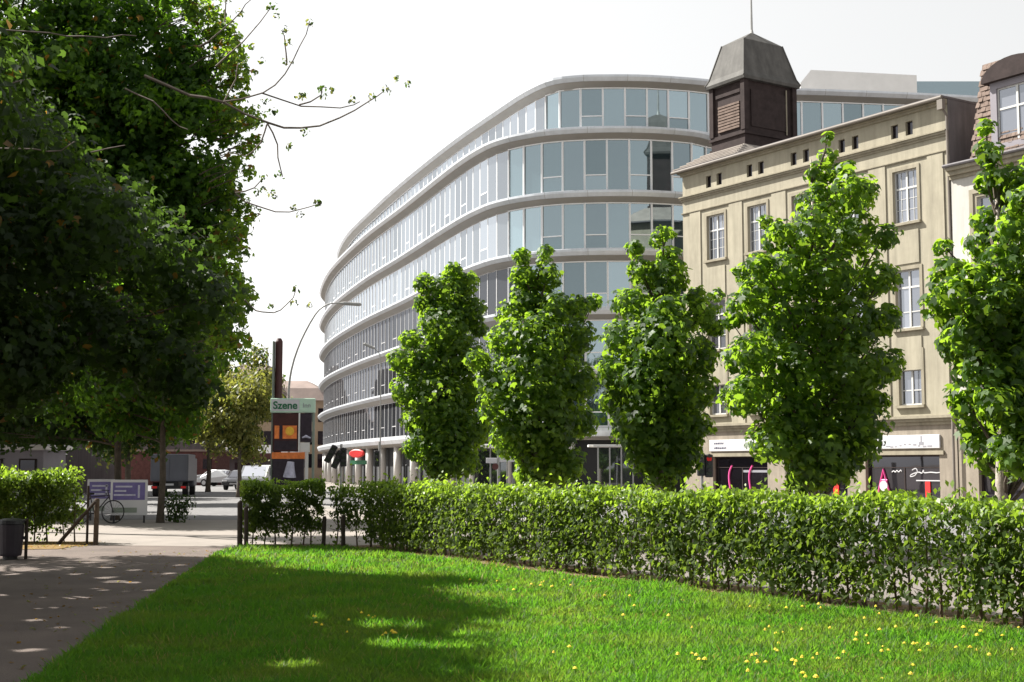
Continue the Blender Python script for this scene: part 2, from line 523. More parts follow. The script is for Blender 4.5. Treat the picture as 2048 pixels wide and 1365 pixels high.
mat('aluminium', (0.58, 0.61, 0.65), 0.40, 0.06, 0.6, metal=0.25, spec=0.5, streak=0.10)
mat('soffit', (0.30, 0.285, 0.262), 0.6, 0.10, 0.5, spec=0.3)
mat('mullion', (0.80, 0.81, 0.82), 0.45, 0.04, 1.0)
mat('core', (0.03, 0.032, 0.036), 0.8, 0.1, 1.0)
mat('concrete_white', (0.62, 0.61, 0.59), 0.7, 0.07, 0.8, 0.05)
mat('roofing', (0.30, 0.30, 0.31), 0.7, 0.08, 0.6)
mat('stucco_tan', (0.335, 0.308, 0.238), 0.9, 0.10, 0.9, 0.12, 18, spec=0.15, streak=0.20)
mat('stucco_trim', (0.29, 0.262, 0.20), 0.9, 0.10, 1.2, 0.1, 20, spec=0.15, streak=0.22)
mat('stone_base', (0.28, 0.245, 0.20), 0.9, 0.12, 1.5, 0.15, 15, spec=0.15, streak=0.2)
mat('stucco_cream', (0.48, 0.465, 0.43), 0.9, 0.08, 0.8, 0.1, 18, spec=0.15, streak=0.14)
mat('paint_white', (0.78, 0.78, 0.76), 0.5, 0.04, 2.0)
mat('zinc', (0.14, 0.132, 0.14), 0.7, 0.15, 0.8, spec=0.25, streak=0.2)
mat('tile_grey', (0.26, 0.23, 0.205), 0.8, 0.2, 1.6, 0.2, 12)
mat('tile_red', (0.165, 0.125, 0.105), 0.9, 0.3, 3.2, 0.2, 14, spec=0.15)
mat('copper_roof', (0.095, 0.092, 0.086), 0.75, 0.2, 1.2, 0.1, 9, spec=0.2, streak=0.25)  # turret roof copper, one even tone on every face
mat('timber_dark', (0.036, 0.026, 0.025), 0.85, 0.3, 2.5, 0.2, 16, spec=0.2)
mat('gutter', (0.17, 0.15, 0.13), 0.7, 0.15, 1.0)
mat('sign_white', (0.52, 0.52, 0.54), 0.4, 0.05, 1.0)
mat('sign_ink', (0.06, 0.06, 0.10), 0.6, 0.1, 3.0)
mat('sign_grey', (0.25, 0.25, 0.28), 0.6, 0.1, 3.0)
mat('sign_green', (0.02, 0.13, 0.06), 0.5, 0.1, 3.0)
mat('sign_mint', (0.45, 0.62, 0.50), 0.5, 0.06, 2.0)
mat('violet', (0.12, 0.10, 0.26), 0.5, 0.25, 3.0)
mat('pink', (0.75, 0.09, 0.32), 0.5, 0.1, 3.0)
mat('red', (0.65, 0.03, 0.03), 0.45, 0.1, 3.0)
mat('orange', (0.70, 0.20, 0.05), 0.5, 0.3, 4.0)
mat('maroon', (0.045, 0.012, 0.012), 0.5, 0.3, 4.0)
mat('kiosk_paint', (0.22, 0.205, 0.23), 0.7, 0.1, 1.0)
mat('poster_dark', (0.028, 0.02, 0.03), 0.4, 0.4, 5.0)
mat('yellow', (0.75, 0.45, 0.05), 0.5, 0.2, 6.0)
mat('skin_print', (0.42, 0.42, 0.52), 0.5, 0.3, 5.0)
mat('metal_dark', (0.025, 0.025, 0.027), 0.45, 0.2, 3.0, metal=0.2)
mat('metal_grey', (0.30, 0.30, 0.29), 0.45, 0.12, 3.0, metal=0.3)
mat('metal_green', (0.20, 0.24, 0.20), 0.5, 0.12, 3.0)
mat('plastic_dark', (0.03, 0.024, 0.034), 0.5, 0.2, 3.0)
mat('lens_red', (0.75, 0.02, 0.02), 0.2, 0.05, 3.0)
mat('lens_dark', (0.02, 0.03, 0.02), 0.2, 0.1, 3.0)
mat('rubber', (0.018, 0.018, 0.018), 0.8, 0.2, 6.0)
mat('car_dark', (0.03, 0.03, 0.036), 0.25, 0.05, 1.0, spec=0.6)
mat('car_silver', (0.45, 0.46, 0.47), 0.3, 0.04, 1.0, metal=0.4, spec=0.6)
mat('car_white', (0.70, 0.70, 0.70), 0.3, 0.04, 1.0, spec=0.6)
mat('truck_blue', (0.10, 0.105, 0.13), 0.4, 0.15, 1.0, spec=0.5)
mat('brick', (0.10, 0.045, 0.042), 0.9, 0.3, 3.0, 0.2, 20, spec=0.2)
mat('ochre_wall', (0.36, 0.27, 0.19), 0.9, 0.12, 0.4, spec=0.15)
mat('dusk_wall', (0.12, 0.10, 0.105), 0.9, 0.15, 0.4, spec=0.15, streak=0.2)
mat('far_roof', (0.22, 0.17, 0.15), 0.8, 0.2, 0.5)
mat('far_spire', (0.33, 0.40, 0.38), 0.7, 0.1, 0.3)
mat('petal', (0.82, 0.62, 0.03), 0.6, 0.1, 9.0)
mat('bottle_green', (0.08, 0.16, 0.05), 0.7, 0.2, 9.0)
leaf_mat('leaf_young', (0.006, 0.022, 0.004), (0.040, 0.092, 0.012), (0.38, 0.61, 0.038), 0.42, 0.5, 0.3)
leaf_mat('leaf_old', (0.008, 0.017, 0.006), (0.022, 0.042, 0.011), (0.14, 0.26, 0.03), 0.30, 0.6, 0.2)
leaf_mat('leaf_mid', (0.005, 0.017, 0.004), (0.026, 0.062, 0.009), (0.26, 0.52, 0.028), 0.38, 0.6, 0.2)
leaf_mat('leaf_rust', (0.09, 0.06, 0.015), (0.16, 0.10, 0.02), (0.40, 0.22, 0.03), 0.45)
leaf_mat('leaf_hedge', (0.010, 0.024, 0.006), (0.056, 0.086, 0.022), (0.27, 0.41, 0.04), 0.35, 0.65, 0.12)
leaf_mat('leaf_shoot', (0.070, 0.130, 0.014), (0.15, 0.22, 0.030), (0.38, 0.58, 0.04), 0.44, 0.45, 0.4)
leaf_mat('leaf_olive', (0.085, 0.095, 0.022), (0.19, 0.19, 0.055), (0.36, 0.38, 0.06), 0.38)
leaf_mat('grass_blade', (0.016, 0.050, 0.005), (0.046, 0.114, 0.012), (0.20, 0.52, 0.028), 0.42, 0.55, 0.2, ((0.068, 0.098, 0.016), (0.33, 0.50, 0.045)))
leaf_mat('grass_dry', (0.20, 0.19, 0.05), (0.32, 0.28, 0.09), (0.40, 0.36, 0.08), 0.3, 0.6, 0.2)
glass_mat('glass_office', (0.66, 0.80, 0.86), (0.045, 0.070, 0.078), 0.34, rand=0.75)
glass_mat('glass_side', (0.63, 0.67, 0.72), (0.05, 0.055, 0.06), 0.50, rand=0.6)
glass_mat('glass_low_dimmed', (0.33, 0.34, 0.37), (0.030, 0.032, 0.036), 0.14, rand=0.6)  # lower-floor copy of the side glass, dark reflections put into its tint
mat('mullion_dimmed', (0.40, 0.40, 0.41), 0.5, 0.05, 1.0)  # mullion copy for the lower floors, their dimness put into the colour
glass_mat('glass_ground', (0.7, 0.75, 0.78), (0.03, 0.032, 0.036), 0.22)
glass_mat('glass_house', (0.72, 0.76, 0.84), (0.10, 0.105, 0.12), 0.20, rand=0.6)
mat('frame_white', (0.50, 0.50, 0.49), 0.6, 0.08, 2.0)
mat('pavement', (0.150, 0.132, 0.118), 0.85, 0.18, 0.8, 0.25, 40)
glass_mat('glass_shop', (0.6, 0.6, 0.65), (0.012, 0.010, 0.013), 0.05)
glass_mat('glass_car', (0.9, 0.9, 0.95), (0.02, 0.02, 0.025), 0.3)

# ------------------------------------------------------------------ ground
HD = Vector((0.4988, -0.867))          # along the hedge, towards the camera
HN = Vector((0.867, 0.4988))           # across the hedge, towards the street
HA = Vector((-3.15, 28.24))            # far end of the hedge's front foot


def hp(s, w):
    p = HA + HD * s + HN * w
    return (p.x, p.y)


def sheet(name, poly, z, m):
    mb = MB()
    mb.add([(x, y, z) for x, y in poly], [tuple(range(len(poly)))])
    return tag(mb.build(name, m), kind='structure')


sheet('ground', [(-3000, -300), (3000, -300), (3000, 4000), (-3000, 4000)], -0.012, 'paving')
sheet('road', [(-26, 43.5), (-7.5, 43.0), hp(-30, 9.5), hp(45, 9.5), hp(45, 29), hp(-60, 29), (-19, 108), (-24, 170), (-60, 420), (-95, 420), (-38, 150), (-27, 90)], -0.006, 'asphalt')
sheet('park_path', [(-60, -20), (-2.2, -20), (-2.35, 0), (-3.72, 10.6), (-4.9, 19.5), (-5.75, 26.5), (-5.95, 28.6), (-9.4, 29.2), (-60, 29.2)], -0.004, 'path')
LAWN = [(-2.2, -20), (25, -20), hp(34, -0.05), hp(0, -0.05), (-3.9, 28.7), (-5.6, 28.4), (-5.75, 26.5), (-4.9, 19.5), (-3.72, 10.6), (-2.35, 0)]
sheet('lawn', LAWN, 0.0, 'turf')
sheet('soil_strip', [hp(-0.6, -0.16), hp(36, -0.16), hp(36, 0.95), hp(-0.6, 0.95)], 0.004, 'soil')
sheet('soil_bed', [(-5.75, 28.15), (-3.5, 28.15), (-3.5, 29.3), (-5.75, 29.3)], 0.006, 'soil')
sheet('leaf_litter_bed', [(-16, 28.0), (-11.5, 27.2), (-9.2, 27.6), (-9.15, 30.3), (-16, 30.9)], 0.005, 'litter')
sheet('pavement', [hp(0.4, 0.96), hp(45, 0.96), hp(45, 9.3), hp(0.4, 9.3)], -0.007, 'pavement')
kb = MB()
for s in np.arange(-28, 44, 1.0):
    a, b, c, d = hp(s, 9.3), hp(s + 0.99, 9.3), hp(s + 0.99, 9.48), hp(s, 9.48)
    kb.slab([a, b, c, d], -0.02, 0.11)
tag(kb.build('kerb', 'kerb'), kind='structure')

# ------------------------------------------------------------------ curved glass office building
PLAN = [(33, 88.5), (27, 87.4), (19.5, 86.4), (16, 86.3), (14.2, 86.0), (13.0, 85.1), (11.6, 83.9), (8.6, 83.0), (5.5, 82.9), (2.6, 83.5), (0.8, 84.5),
        (-0.8, 86.0), (-2.2, 88.4), (-4.4, 94.2), (-9.1, 108.8), (-14.0, 123.7), (-19.3, 142.5), (-22.6, 158), (-23.9, 168), (-23.2, 176), (-19, 183)]
PLAN_TOP = [(33, 88.5), (27, 87.4), (19.5, 86.4), (16, 86.2), (14.2, 85.6), (12.6, 84.3), (8.7, 83.3), (5.6, 83.2), (4.0, 83.4), (2.4, 84.2), (0.9, 86.6),
            (-0.8, 90.6), (-4.7, 100.7), (-9.7, 115.3), (-13.7, 128.1), (-17.8, 142.3), (-20.5, 156), (-21.0, 166), (-19.5, 176), (-16, 183)]
TOPS = [26.35, 22.95, 18.9, 15.2, 11.5, 7.8, 4.1]
office = thing('curved_office_building', 'modern office building with curved white floor bands and continuous glazing', 'building', (0, 0, 0))


def vec2(pts):
    return [Vector(p) for p in pts]


def band(path, prof, name, m, parent, smooth=True):
    nn = normals2(path, -1.0)
    rings = [[(p.x - n.x * d, p.y - n.y * d, z) for d, z in prof] for p, n in zip(path, nn)]
    mb = MB()
    mb.loft(rings, cap=True, closed=True)
    return mb.build(name, m, parent, smooth=False)


P_OUT = resample(catmull(vec2(PLAN), 0.4), 0.7)
P_TOP = resample(catmull(vec2(PLAN_TOP), 0.4), 0.7)
for i, T in enumerate(TOPS):
    path = P_TOP if i == 0 else P_OUT
    deep = 5.0 if i == 1 else 1.7
    k = 1.0 if i < 6 else 1.35
    fb = band(path, [(deep, T - 0.02), (0.10, T), (0.0, T - 0.03), (0.0, T - 0.17 * k), (0.16, T - 0.40 * k), (deep, T - 0.40)], 'floor_band', 'aluminium', office)
    band(path, [(1.7, T - 0.41), (0.18, T - 0.41 * k), (0.22, T - 0.45 * k), (0.66, T - 0.68), (0.68, T - 0.76), (1.7, T - 0.76)], 'soffit', 'soffit', fb)
    jt = MB()
    nj = normals2(path, -1.0)
    for q in range(2, len(path) - 2, 4):
        p, n_ = path[q], nj[q]
        if p.y > 125:
            break
        tv = Vector((-n_.y, n_.x)) * 0.012
        pr = [(-0.003, T - 0.03), (-0.003, T - 0.17 * k), (0.157, T - 0.402 * k), (0.217, T - 0.452 * k), (0.655, T - 0.684)]
        for (d0, z0), (d1, z1) in zip(pr[:-1], pr[1:]):
            jt.add([(p.x - n_.x * d + s * tv.x, p.y - n_.y * d + s * tv.y, z) for d, z, s in ((d0, z0, -1), (d0, z0, 1), (d1, z1, 1), (d1, z1, -1))], [(0, 1, 2, 3)])
    tag(jt.build('panel_joints', 'metal_grey', office), kind='stuff')
# roof deck and dark core behind the glass
nn = normals2(P_TOP, -1.0)
roof_poly = [(p.x - n.x * 1.5, p.y - n.y * 1.5) for p, n in zip(P_TOP[::3], nn[::3])] + [(30, 183), (33, 120)]
mb = MB()
mb.slab(roof_poly[::-1], 26.0, 26.3)
mb.build('roof_deck', 'roofing', office)
for path, z0, z1 in ((P_OUT, 0.0, 22.6), (P_TOP, 22.6, 26.0)):
    nn = normals2(path, -1.0)
    poly = [(p.x - n.x * 1.45, p.y - n.y * 1.45) for p, n in zip(path[::2], nn[::2])] + [(30, 182), (33, 120)]
    MB().slab(poly[::-1], z0, z1).build('core_wall', 'core', office)
# rooftop plant rooms
MB().prism([(21.3, 26.3), (21.3, 29.9), (22.1, 30.9), (29.9, 30.5), (29.9, 26.3)], 97.5, 106).build('plant_room', 'concrete_white', office)
MB().box(29.93, 37.0, 97.9, 107, 26.3, 30.15).build('plant_room', 'glass_office', office)


def window_meshes(w, h, nm, gl, pr=0.10, fmat='mullion'):
    """Curtain-wall bay, outside towards -y: frame with or without a low transom, and its pane(s)."""
    out = []
    for tr in (False, True):
        f = MB()
        f.box(-w / 2, -w / 2 + 0.05, -pr, 0.06, 0, h)
        f.box(w / 2 - 0.05, w / 2, -pr, 0.06, 0, h)
        f.box(-w / 2 + 0.05, w / 2 - 0.05, -0.6 * pr, 0.05, 0, 0.09)
        f.box(-w / 2 + 0.05, w / 2 - 0.05, -0.6 * pr, 0.05, h - 0.07, h)
        if tr:
            f.box(-w / 2 + 0.05, w / 2 - 0.05, -0.6 * pr, 0.05, h * 0.30, h * 0.30 + 0.07)
        fm = f.mesh('window', fmat)
        ps = []
        for z0, z1 in (((0.09, h * 0.30), (h * 0.30 + 0.07, h - 0.07)) if tr else ((0.09, h - 0.07),)):
            ps.append(MB().box(-w / 2 + 0.05, w / 2 - 0.05, 0.0, 0.025, z0, z1).mesh('pane', gl))
        out.append((fm, ps))
    return out


def glaze(path_out, inset, z0, z1, step, gl, gl_far, ymax, xmax, name='window', fin=0.02):
    nn = normals2(path_out, -1.0)
    inner = [p - n * inset for p, n in zip(path_out, nn)]
    pts = resample(inner, step)
    h = z1 - z0
    front = window_meshes(step - 0.004, h, name, gl)
    fmat = 'mullion_dimmed' if gl_far == 'glass_low_dimmed' else 'mullion'
    side = window_meshes(step - 0.004, h, name, gl_far, fin, fmat)
    far_f, far_p = MB(), MB()
    for k in range(len(pts) - 1):
        a, b = pts[k], pts[k + 1]
        c = (a + b) / 2
        t = (a - b).normalized()          # local x axis
        rz = math.atan2(t.y, t.x)
        if c.x > xmax:
            continue
        lateral = abs(t.x)                # 1 on the front, small on the long side
        if c.y < ymax:
            fm, ps = (front if lateral > 0.62 else side)[1 if (k % 2 == 0 and lateral > 0.9 and c.x < 14) or (lateral < 0.6 and k % 3 == 0) else 0]
            w = link('window', fm, office, (c.x, c.y, z0), rz)
            for pm in ps:
                link('pane', pm, w)
        else:
            nrm = Vector((t.y, -t.x))
            def q(x, y, z):
                return (c.x + t.x * x - nrm.x * y, c.y + t.y * x - nrm.y * y, z)
            hw = step / 2
            far_p.add([q(-hw, 0.02, z0 + 0.09), q(hw, 0.02, z0 + 0.09), q(hw, 0.02, z1 - 0.07), q(-hw, 0.02, z1 - 0.07)], [(0, 1, 2, 3)])
            for x0, x1, za, zb in ((-hw, -hw + 0.09, z0, z1), (-hw + 0.09, hw, z0, z0 + 0.09), (-hw + 0.09, hw, z1 - 0.07, z1)) + (((-hw + 0.09, hw, z0 + 0.3 * h, z0 + 0.3 * h + .06),) if k % 3 == 0 else ()):
                vs = [q(x, y, z) for z in (za, zb) for y in (-fin, 0.05) for x in (x0, x1)]
                far_f.add(vs, [(0, 2, 3, 1), (4, 5, 7, 6), (0, 1, 5, 4), (1, 3, 7, 5), (3, 2, 6, 7), (2, 0, 4, 6)])
    if far_p.f:
        tag(far_p.build('far_panes', gl_far, office), kind='stuff')
        tag(far_f.build('far_mullions', fmat, office), kind='stuff')


for i in range(6):
    zt = TOPS[i] - 0.70
    zb = TOPS[i + 1] + 0.03
    glaze(P_TOP if i == 0 else P_OUT, 0.68, zb, zt, 1.40, 'glass_office', 'glass_side' if i < 3 else 'glass_low_dimmed', 114, 40 if i < 2 else 15, fin=0.010 if i < 3 else 0.02)
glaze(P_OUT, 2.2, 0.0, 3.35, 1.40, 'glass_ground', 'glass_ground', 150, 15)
# round columns under the lowest band
nn = normals2(P_OUT, -1.0)
cm = MB().cyl(0, 0, 0, 3.75, 0.34, 20).mesh('column', 'concrete_white', True)
acc = 0.0
for k in range(20, len(P_OUT) - 5, 8):
    p = P_OUT[k] - nn[k] * 0.95
    if p.x < 15:
        link('column', cm, office, (p.x, p.y, 0))
# red oval shop sign and green lettering board on the ground floor of the long side
sg = MB()
ring = lambda r0, r1, y: [(r0 * math.cos(a), y, r1 * math.sin(a)) for a in np.linspace(0, 2 * math.pi, 28, endpoint=False)]
sg.loft([ring(0.80, 0.30, -0.16), ring(0.9, 0.37, -0.10), ring(0.9, 0.37, 0.0)])
rs = sg.build('oval_sign', 'red', office, loc=(-13.6, 119.0, 2.85), rz=math.radians(-38))
MB().box(-1.0, 1.0, -0.02, 0.04, -0.95, -0.60).build('sign_board', 'sign_green', office, loc=(-13.5, 119.1, 2.85), rz=math.radians(-38))
# entrance canopies on the front
for x0, x1, y in ((-2.0, -0.2, 86.4), (4.6, 6.6, 82.4)):
    c = MB().box(x0, x1, y - 1.0, y + 0.2, 2.86, 3.0, 0.02).build('entrance_canopy', 'paint_white', office)

# ------------------------------------------------------------------ tan apartment house with shops
FZ = math.atan2(-math.cos(math.radians(32.7)), math.sin(math.radians(32.7)))
tan = thing('tan_apartment_house', 'tan stucco apartment house with shops below and a dark wooden roof turret', 'building', (19.75, 60.0, 0), FZ)
BAYS = [-15.82, -12.52, -9.22, -5.9, -2.55]
WINS = []
for c in BAYS:
    WINS += [(c - 0.72, c + 0.72, 13.02, 15.5), (c - 0.72, c + 0.72, 8.06, 10.8), (c - 0.66, c + 0.66, 4.5, 6.95)]
ATT = []
for c in BAYS:
    ATT += [(c - 0.76, c - 0.34, 17.1, 17.76), (c + 0.12, c + 0.54, 17.1, 17.76)]
SHOPS = [(-16.3, -12.05, 0.12, 2.22), (-10.7, -6.55, 0.12, 2.22), (-5.38, -1.0, 0.12, 2.2)]
U0, U1, DEP = -18.6, 0.0, 12.0
w = MB()
wall_holes(w, U0, U1, 3.6, 18.3, WINS + ATT, 0.0, 0.24)
w.build('wall', 'stucco_tan', tan)
w = MB()
wall_holes(w, U0, U1, 0.0, 3.6, SHOPS, -0.03, 0.35)
w.build('shop_front_wall', 'stone_base', tan)
MB().box(U0, U0 + 0.2, 0.02, DEP, 0, 18.3).build('end_wall', 'stucco_tan', tan)
MB().box(U1 - 0.2, U1, 0.02, DEP, 0, 18.3).build('end_wall', 'stucco_tan', tan)
MB().box(U0 + 0.2, U1 - 0.2, 0.75, 0.9, 0, 18.2).build('inner_wall', 'core', tan)
MB().box(U0 + 0.2, U1 - 0.2, DEP - 0.2, DEP, 0, 18.2).build('back_wall', 'stucco_tan', tan)


def moulding(z, steps, name='cornice', m='stucco_trim', x0=U0, x1=U1):
    """Stepped horizontal moulding, steps = (z0, z1, how far proud)."""
    mb = MB()
    for a, b, d in steps:
        mb.box(x0 - d * 0.6, x1, -d, 0.0 - 0.001, z + a, z + b)
    return mb.build(name, m, tan)


moulding(16.8, [(-0.16, -0.06, 0.07), (-0.06, 0.04, 0.15), (0.04, 0.10, 0.22)])
moulding(15.93, [(-0.05, 0.0, 0.05), (0.0, 0.05, 0.09)], 'string_course')
moulding(3.66, [(-0.10, 0.06, 0.10), (0.06, 0.20, 0.20), (0.20, 0.32, 0.30)], 'belt_cornice')
moulding(18.3, [(-0.22, -0.10, 0.12), (-0.10, 0.0, 0.26)], 'eaves_cornice')
MB().tube([(U0 - 0.45, -0.42, 18.32), (U1 + 0.05, -0.42, 18.32)], 0.085, 10).build('gutter', 'gutter', tan)
for c in (-17.5, -14.17, -10.87, -7.56, -4.22, -0.75):
    wd = 0.52 if c not in (-17.5, -0.75) else 0.45
    MB().box(c - wd, c + wd, -0.055, -0.001, 3.98, 15.88).build('pilaster', 'stucco_tan', tan)
for c in BAYS:
    for z0, z1, hw in ((13.02, 15.5, 0.72), (8.06, 10.8, 0.72), (4.5, 6.95, 0.66)):
        s = MB()
        t = 0.16
        s.box(c - hw - t, c - hw, -0.045, -0.002, z0, z1 + t)
        s.box(c + hw, c + hw + t, -0.045, -0.002, z0, z1 + t)
        s.box(c - hw, c + hw, -0.045, -0.002, z1, z1 + t)
        s.build('window_surround', 'stucco_trim', tan)
        MB().box(c - hw - 0.2, c + hw + 0.2, -0.16, -0.002, z0 - 0.13, z0 - 0.01).build('window_sill', 'stucco_trim', tan)
        if z0 > 7:
            MB().box(c - hw - 0.02, c + hw + 0.02, -0.05, -0.002, z0 - 1.95, z0 - 0.4).build('apron_panel', 'stucco_tan', tan)


def casement(parent, u0, u1, z0, z1, y, split=0.66, low=False, muntins=False):
    f = MB()
    t = 0.07
    uc, zs = (u0 + u1) / 2, z0 + (z1 - z0) * split
    f.box(u0, u0 + t, y - 0.04, y + 0.04, z0, z1)
    f.box(u1 - t, u1, y - 0.04, y + 0.04, z0, z1)
    f.box(u0 + t, u1 - t, y - 0.04, y + 0.04, z0, z0 + t)
    f.box(u0 + t, u1 - t, y - 0.04, y + 0.04, z1 - t, z1)
    f.box(uc - 0.05, uc + 0.05, y - 0.05, y + 0.03, z0 + t, z1 - t)
    f.box(u0 + t, u1 - t, y - 0.045, y + 0.035, zs - 0.045, zs + 0.045)
    rows = [(z0 + t, zs - 0.045), (zs + 0.045, z1 - t)]
    if low:
        zl = z0 + (z1 - z0) * 0.28
        f.box(u0 + t, u1 - t, y - 0.035, y + 0.03, zl - 0.025, zl + 0.025)
        rows = [(z0 + t, zl - 0.025), (zl + 0.025, zs - 0.045), rows[1]]
    if muntins:
        for z in (z0 + (z1 - z0) * 0.25, z0 + (z1 - z0) * 0.46):
            f.box(u0 + t, u1 - t, y - 0.02, y + 0.02, z - 0.012, z + 0.012)
        for u in ((u0 + uc) / 2, (u1 + uc) / 2):
            f.box(u - 0.012, u + 0.012, y - 0.021, y + 0.021, z0 + t, z1 - t)
    wo = f.build('window', 'frame_white', parent)
    for za, zb in rows:
        for ua, ub in ((u0 + t, uc - 0.05), (uc + 0.05, u1 - t)):
            MB().box(ua, ub, y + 0.0, y + 0.012, za, zb).build('pane', 'glass_house', wo)
    return wo


for c in BAYS:
    casement(tan, c - 0.72, c + 0.72, 13.02, 15.5, 0.17, 0.66, muntins=True)
    casement(tan, c - 0.72, c + 0.72, 8.06, 10.8, 0.17, 0.70, low=True)
    casement(tan, c - 0.66, c + 0.66, 4.5, 6.95, 0.17, 0.66, low=True)
for a, b, z0, z1 in ATT:
    f = MB()
    f.box(a, a + 0.04, 0.14, 0.2, z0, z1).box(b - 0.04, b, 0.14, 0.2, z0, z1).box(a + 0.04, b - 0.04, 0.14, 0.2, z0, z0 + 0.04).box(a + 0.04, b - 0.04, 0.14, 0.2, z1 - 0.04, z1)
    o = f.build('attic_window', 'timber_dark', tan)
    MB().box(a + 0.04, b - 0.04, 0.17, 0.18, z0 + 0.04, z1 - 0.04).build('pane', 'glass_shop', o)
# shops
for k, (a, b, z0, z1) in enumerate(SHOPS):
    f = MB()
    t = 0.07
    f.box(a, a + t, 0.16, 0.26, z0, z1).box(b - t, b, 0.16, 0.26, z0, z1).box(a + t, b - t, 0.16, 0.26, z0, z0 + t).box(a + t, b - t, 0.16, 0.26, z1 - t, z1)
    f.box(a + t, b - t, 0.17, 0.25, 1.62, 1.66)
    f.box((a + b) / 2 - 0.03, (a + b) / 2 + 0.03, 0.17, 0.25, z0 + t, 1.62)
    sw = f.build('shop_window', 'timber_dark', tan)
    mid = (a + b) / 2
    for ua, ub, za, zb in ((a + t, mid - 0.03, z0 + t, 1.62), (mid + 0.03, b - t, z0 + t, 1.62), (a + t, b - t, 1.66, z1 - t)):
        MB().box(ua, ub, 0.2, 0.215, za, zb).build('pane', 'glass_shop', sw)
    sgn = MB().box(a - 0.18, b + 0.12, -0.13, -0.04, 2.50, 3.12, 0.02).build('shop_sign', 'sign_white', tan)
    MB().box(a - 0.3, b + 0.3, -0.12, -0.033, 2.22, 2.40).build('lintel', 'stucco_trim', tan)
    ink = MB()
    if k == 0:
        for x, z, ln in ((0.25, 2.93, 0.75), (0.25, 2.68, 0.95), (3.1, 2.72, 0.6)):
            q = 0.0
            while q < ln:
                d = random.uniform(0.06, 0.16)
                ink.box(a + x + q, a + x + min(q + d, ln), -0.136, -0.1301, z - 0.045, z + random.uniform(0.03, 0.06))
                q += d + 0.035
        ink.build('lettering', 'sign_ink', sgn)
    else:
        for i in range(14):
            x = a + 0.3 + i * 0.27
            ink.box(x, x + random.uniform(0.1, 0.3), -0.136, -0.1301, 2.62 + 0.06 * math.sin(i * 0.9), 2.66 + 0.06 * math.sin(i * 0.9) + random.uniform(0.0, 0.03))
        ink.box(b - 0.95, b - 0.88, -0.136, -0.1301, 2.72, 3.08)
        ink.box(b - 1.05, b - 0.78, -0.1362, -0.1302, 2.66, 2.80)
        ink.build('lettering', 'sign_grey', sgn)
# white handwriting and display pieces in the shop windows
hw = MB()
for st in ([(-3.95, 1.42), (-3.85, 1.48), (-3.75, 1.42), (-3.65, 1.50), (-3.55, 1.43), (-3.42, 1.52), (-3.38, 1.44)],
           [(-2.75, 1.52), (-2.55, 1.60), (-2.45, 1.46), (-2.6, 1.28), (-2.85, 1.22), (-2.8, 1.32), (-2.4, 1.42), (-2.2, 1.38), (-2.1, 1.52), (-2.05, 1.40), (-1.7, 1.42), (-1.35, 1.40), (-1.12, 1.43)]):
    cs = catmull([Vector((x, z)) for x, z in st], 0.03)
    hw.tube([(p.x, 0.19, p.y) for p in cs], 0.028, 5)
hw.build('window_lettering', 'sign_white', tan)
MB().box(-2.5, -1.15, 0.14, 0.19, 1.02, 1.07).build('display_rail', 'sign_white', tan)
MB().box(-8.0, -6.9, 0.14, 0.19, 1.08, 1.13).build('display_rail', 'sign_white', tan)
MB().box(-2.0, -1.72, 0.15, 0.19, 0.3, 1.0).build('red_banner', 'red', tan)
MB().box(-7.65, -7.3, 0.15, 0.19, 0.3, 1.06).build('red_banner', 'red', tan)
MB().box(-14.2, -12.3, 0.19, 0.2, 1.38, 1.5).build('window_strip', 'sign_grey', tan)
for u in (-15.2, -13.62):
    cs = catmull([Vector((u + 0.22, 1.75)), Vector((u + 0.02, 1.45)), Vector((u - 0.04, 1.05)), Vector((u + 0.05, 0.5))], 0.08)
    MB().tube([(p.x, 0.18, p.y) for p in cs], 0.055, 6).build('pink_tube', 'pink', tan)
fr = MB()
fr.tube([(-4.85, 0.16, 0.25), (-4.45, 0.16, 1.55), (-4.05, 0.16, 0.25)], 0.06, 6)
fr.tube([(-4.62, 0.16, 1.05), (-4.22, 0.16, 1.05)], 0.05, 6)
af = fr.build('pink_frame', 'pink', tan)
MB().tube([(-4.42, 0.1, 0.78), (-4.42, 0.14, 0.78)], 0.24, 18).build('white_disc', 'sign_white', af)
# flat roof, hipped tile skirt under the turret
MB().slab([(U0 - 0.4, -0.45), (U1 + 0.02, -0.45), (U1 + 0.02, DEP), (U0 - 0.4, DEP)], 18.32, 18.42).build('roof', 'zinc', tan)
sk = MB()
sk.loft([[(-18.95, -0.42, 18.43), (-13.6, -0.42, 18.43), (-13.6, 7.0, 18.43), (-18.95, 7.0, 18.43)],
         [(-18.0, 1.3, 19.45), (-14.85, 1.3, 19.45), (-14.85, 5.6, 19.45), (-18.0, 5.6, 19.45)]])
skirt = sk.build('roof_skirt', 'tile_grey', tan)
for k in range(5):
    t = k / 5
    a = MB()
    zz = 18.45 + t * 1.0
    y = -0.40 + t * 1.70
    a.box(-18.9 + t * 0.95, -13.65 - t * 1.2, y - 0.04, y + 0.3, zz, zz + 0.06)
    a.build('tile_course', 'tile_grey', skirt)
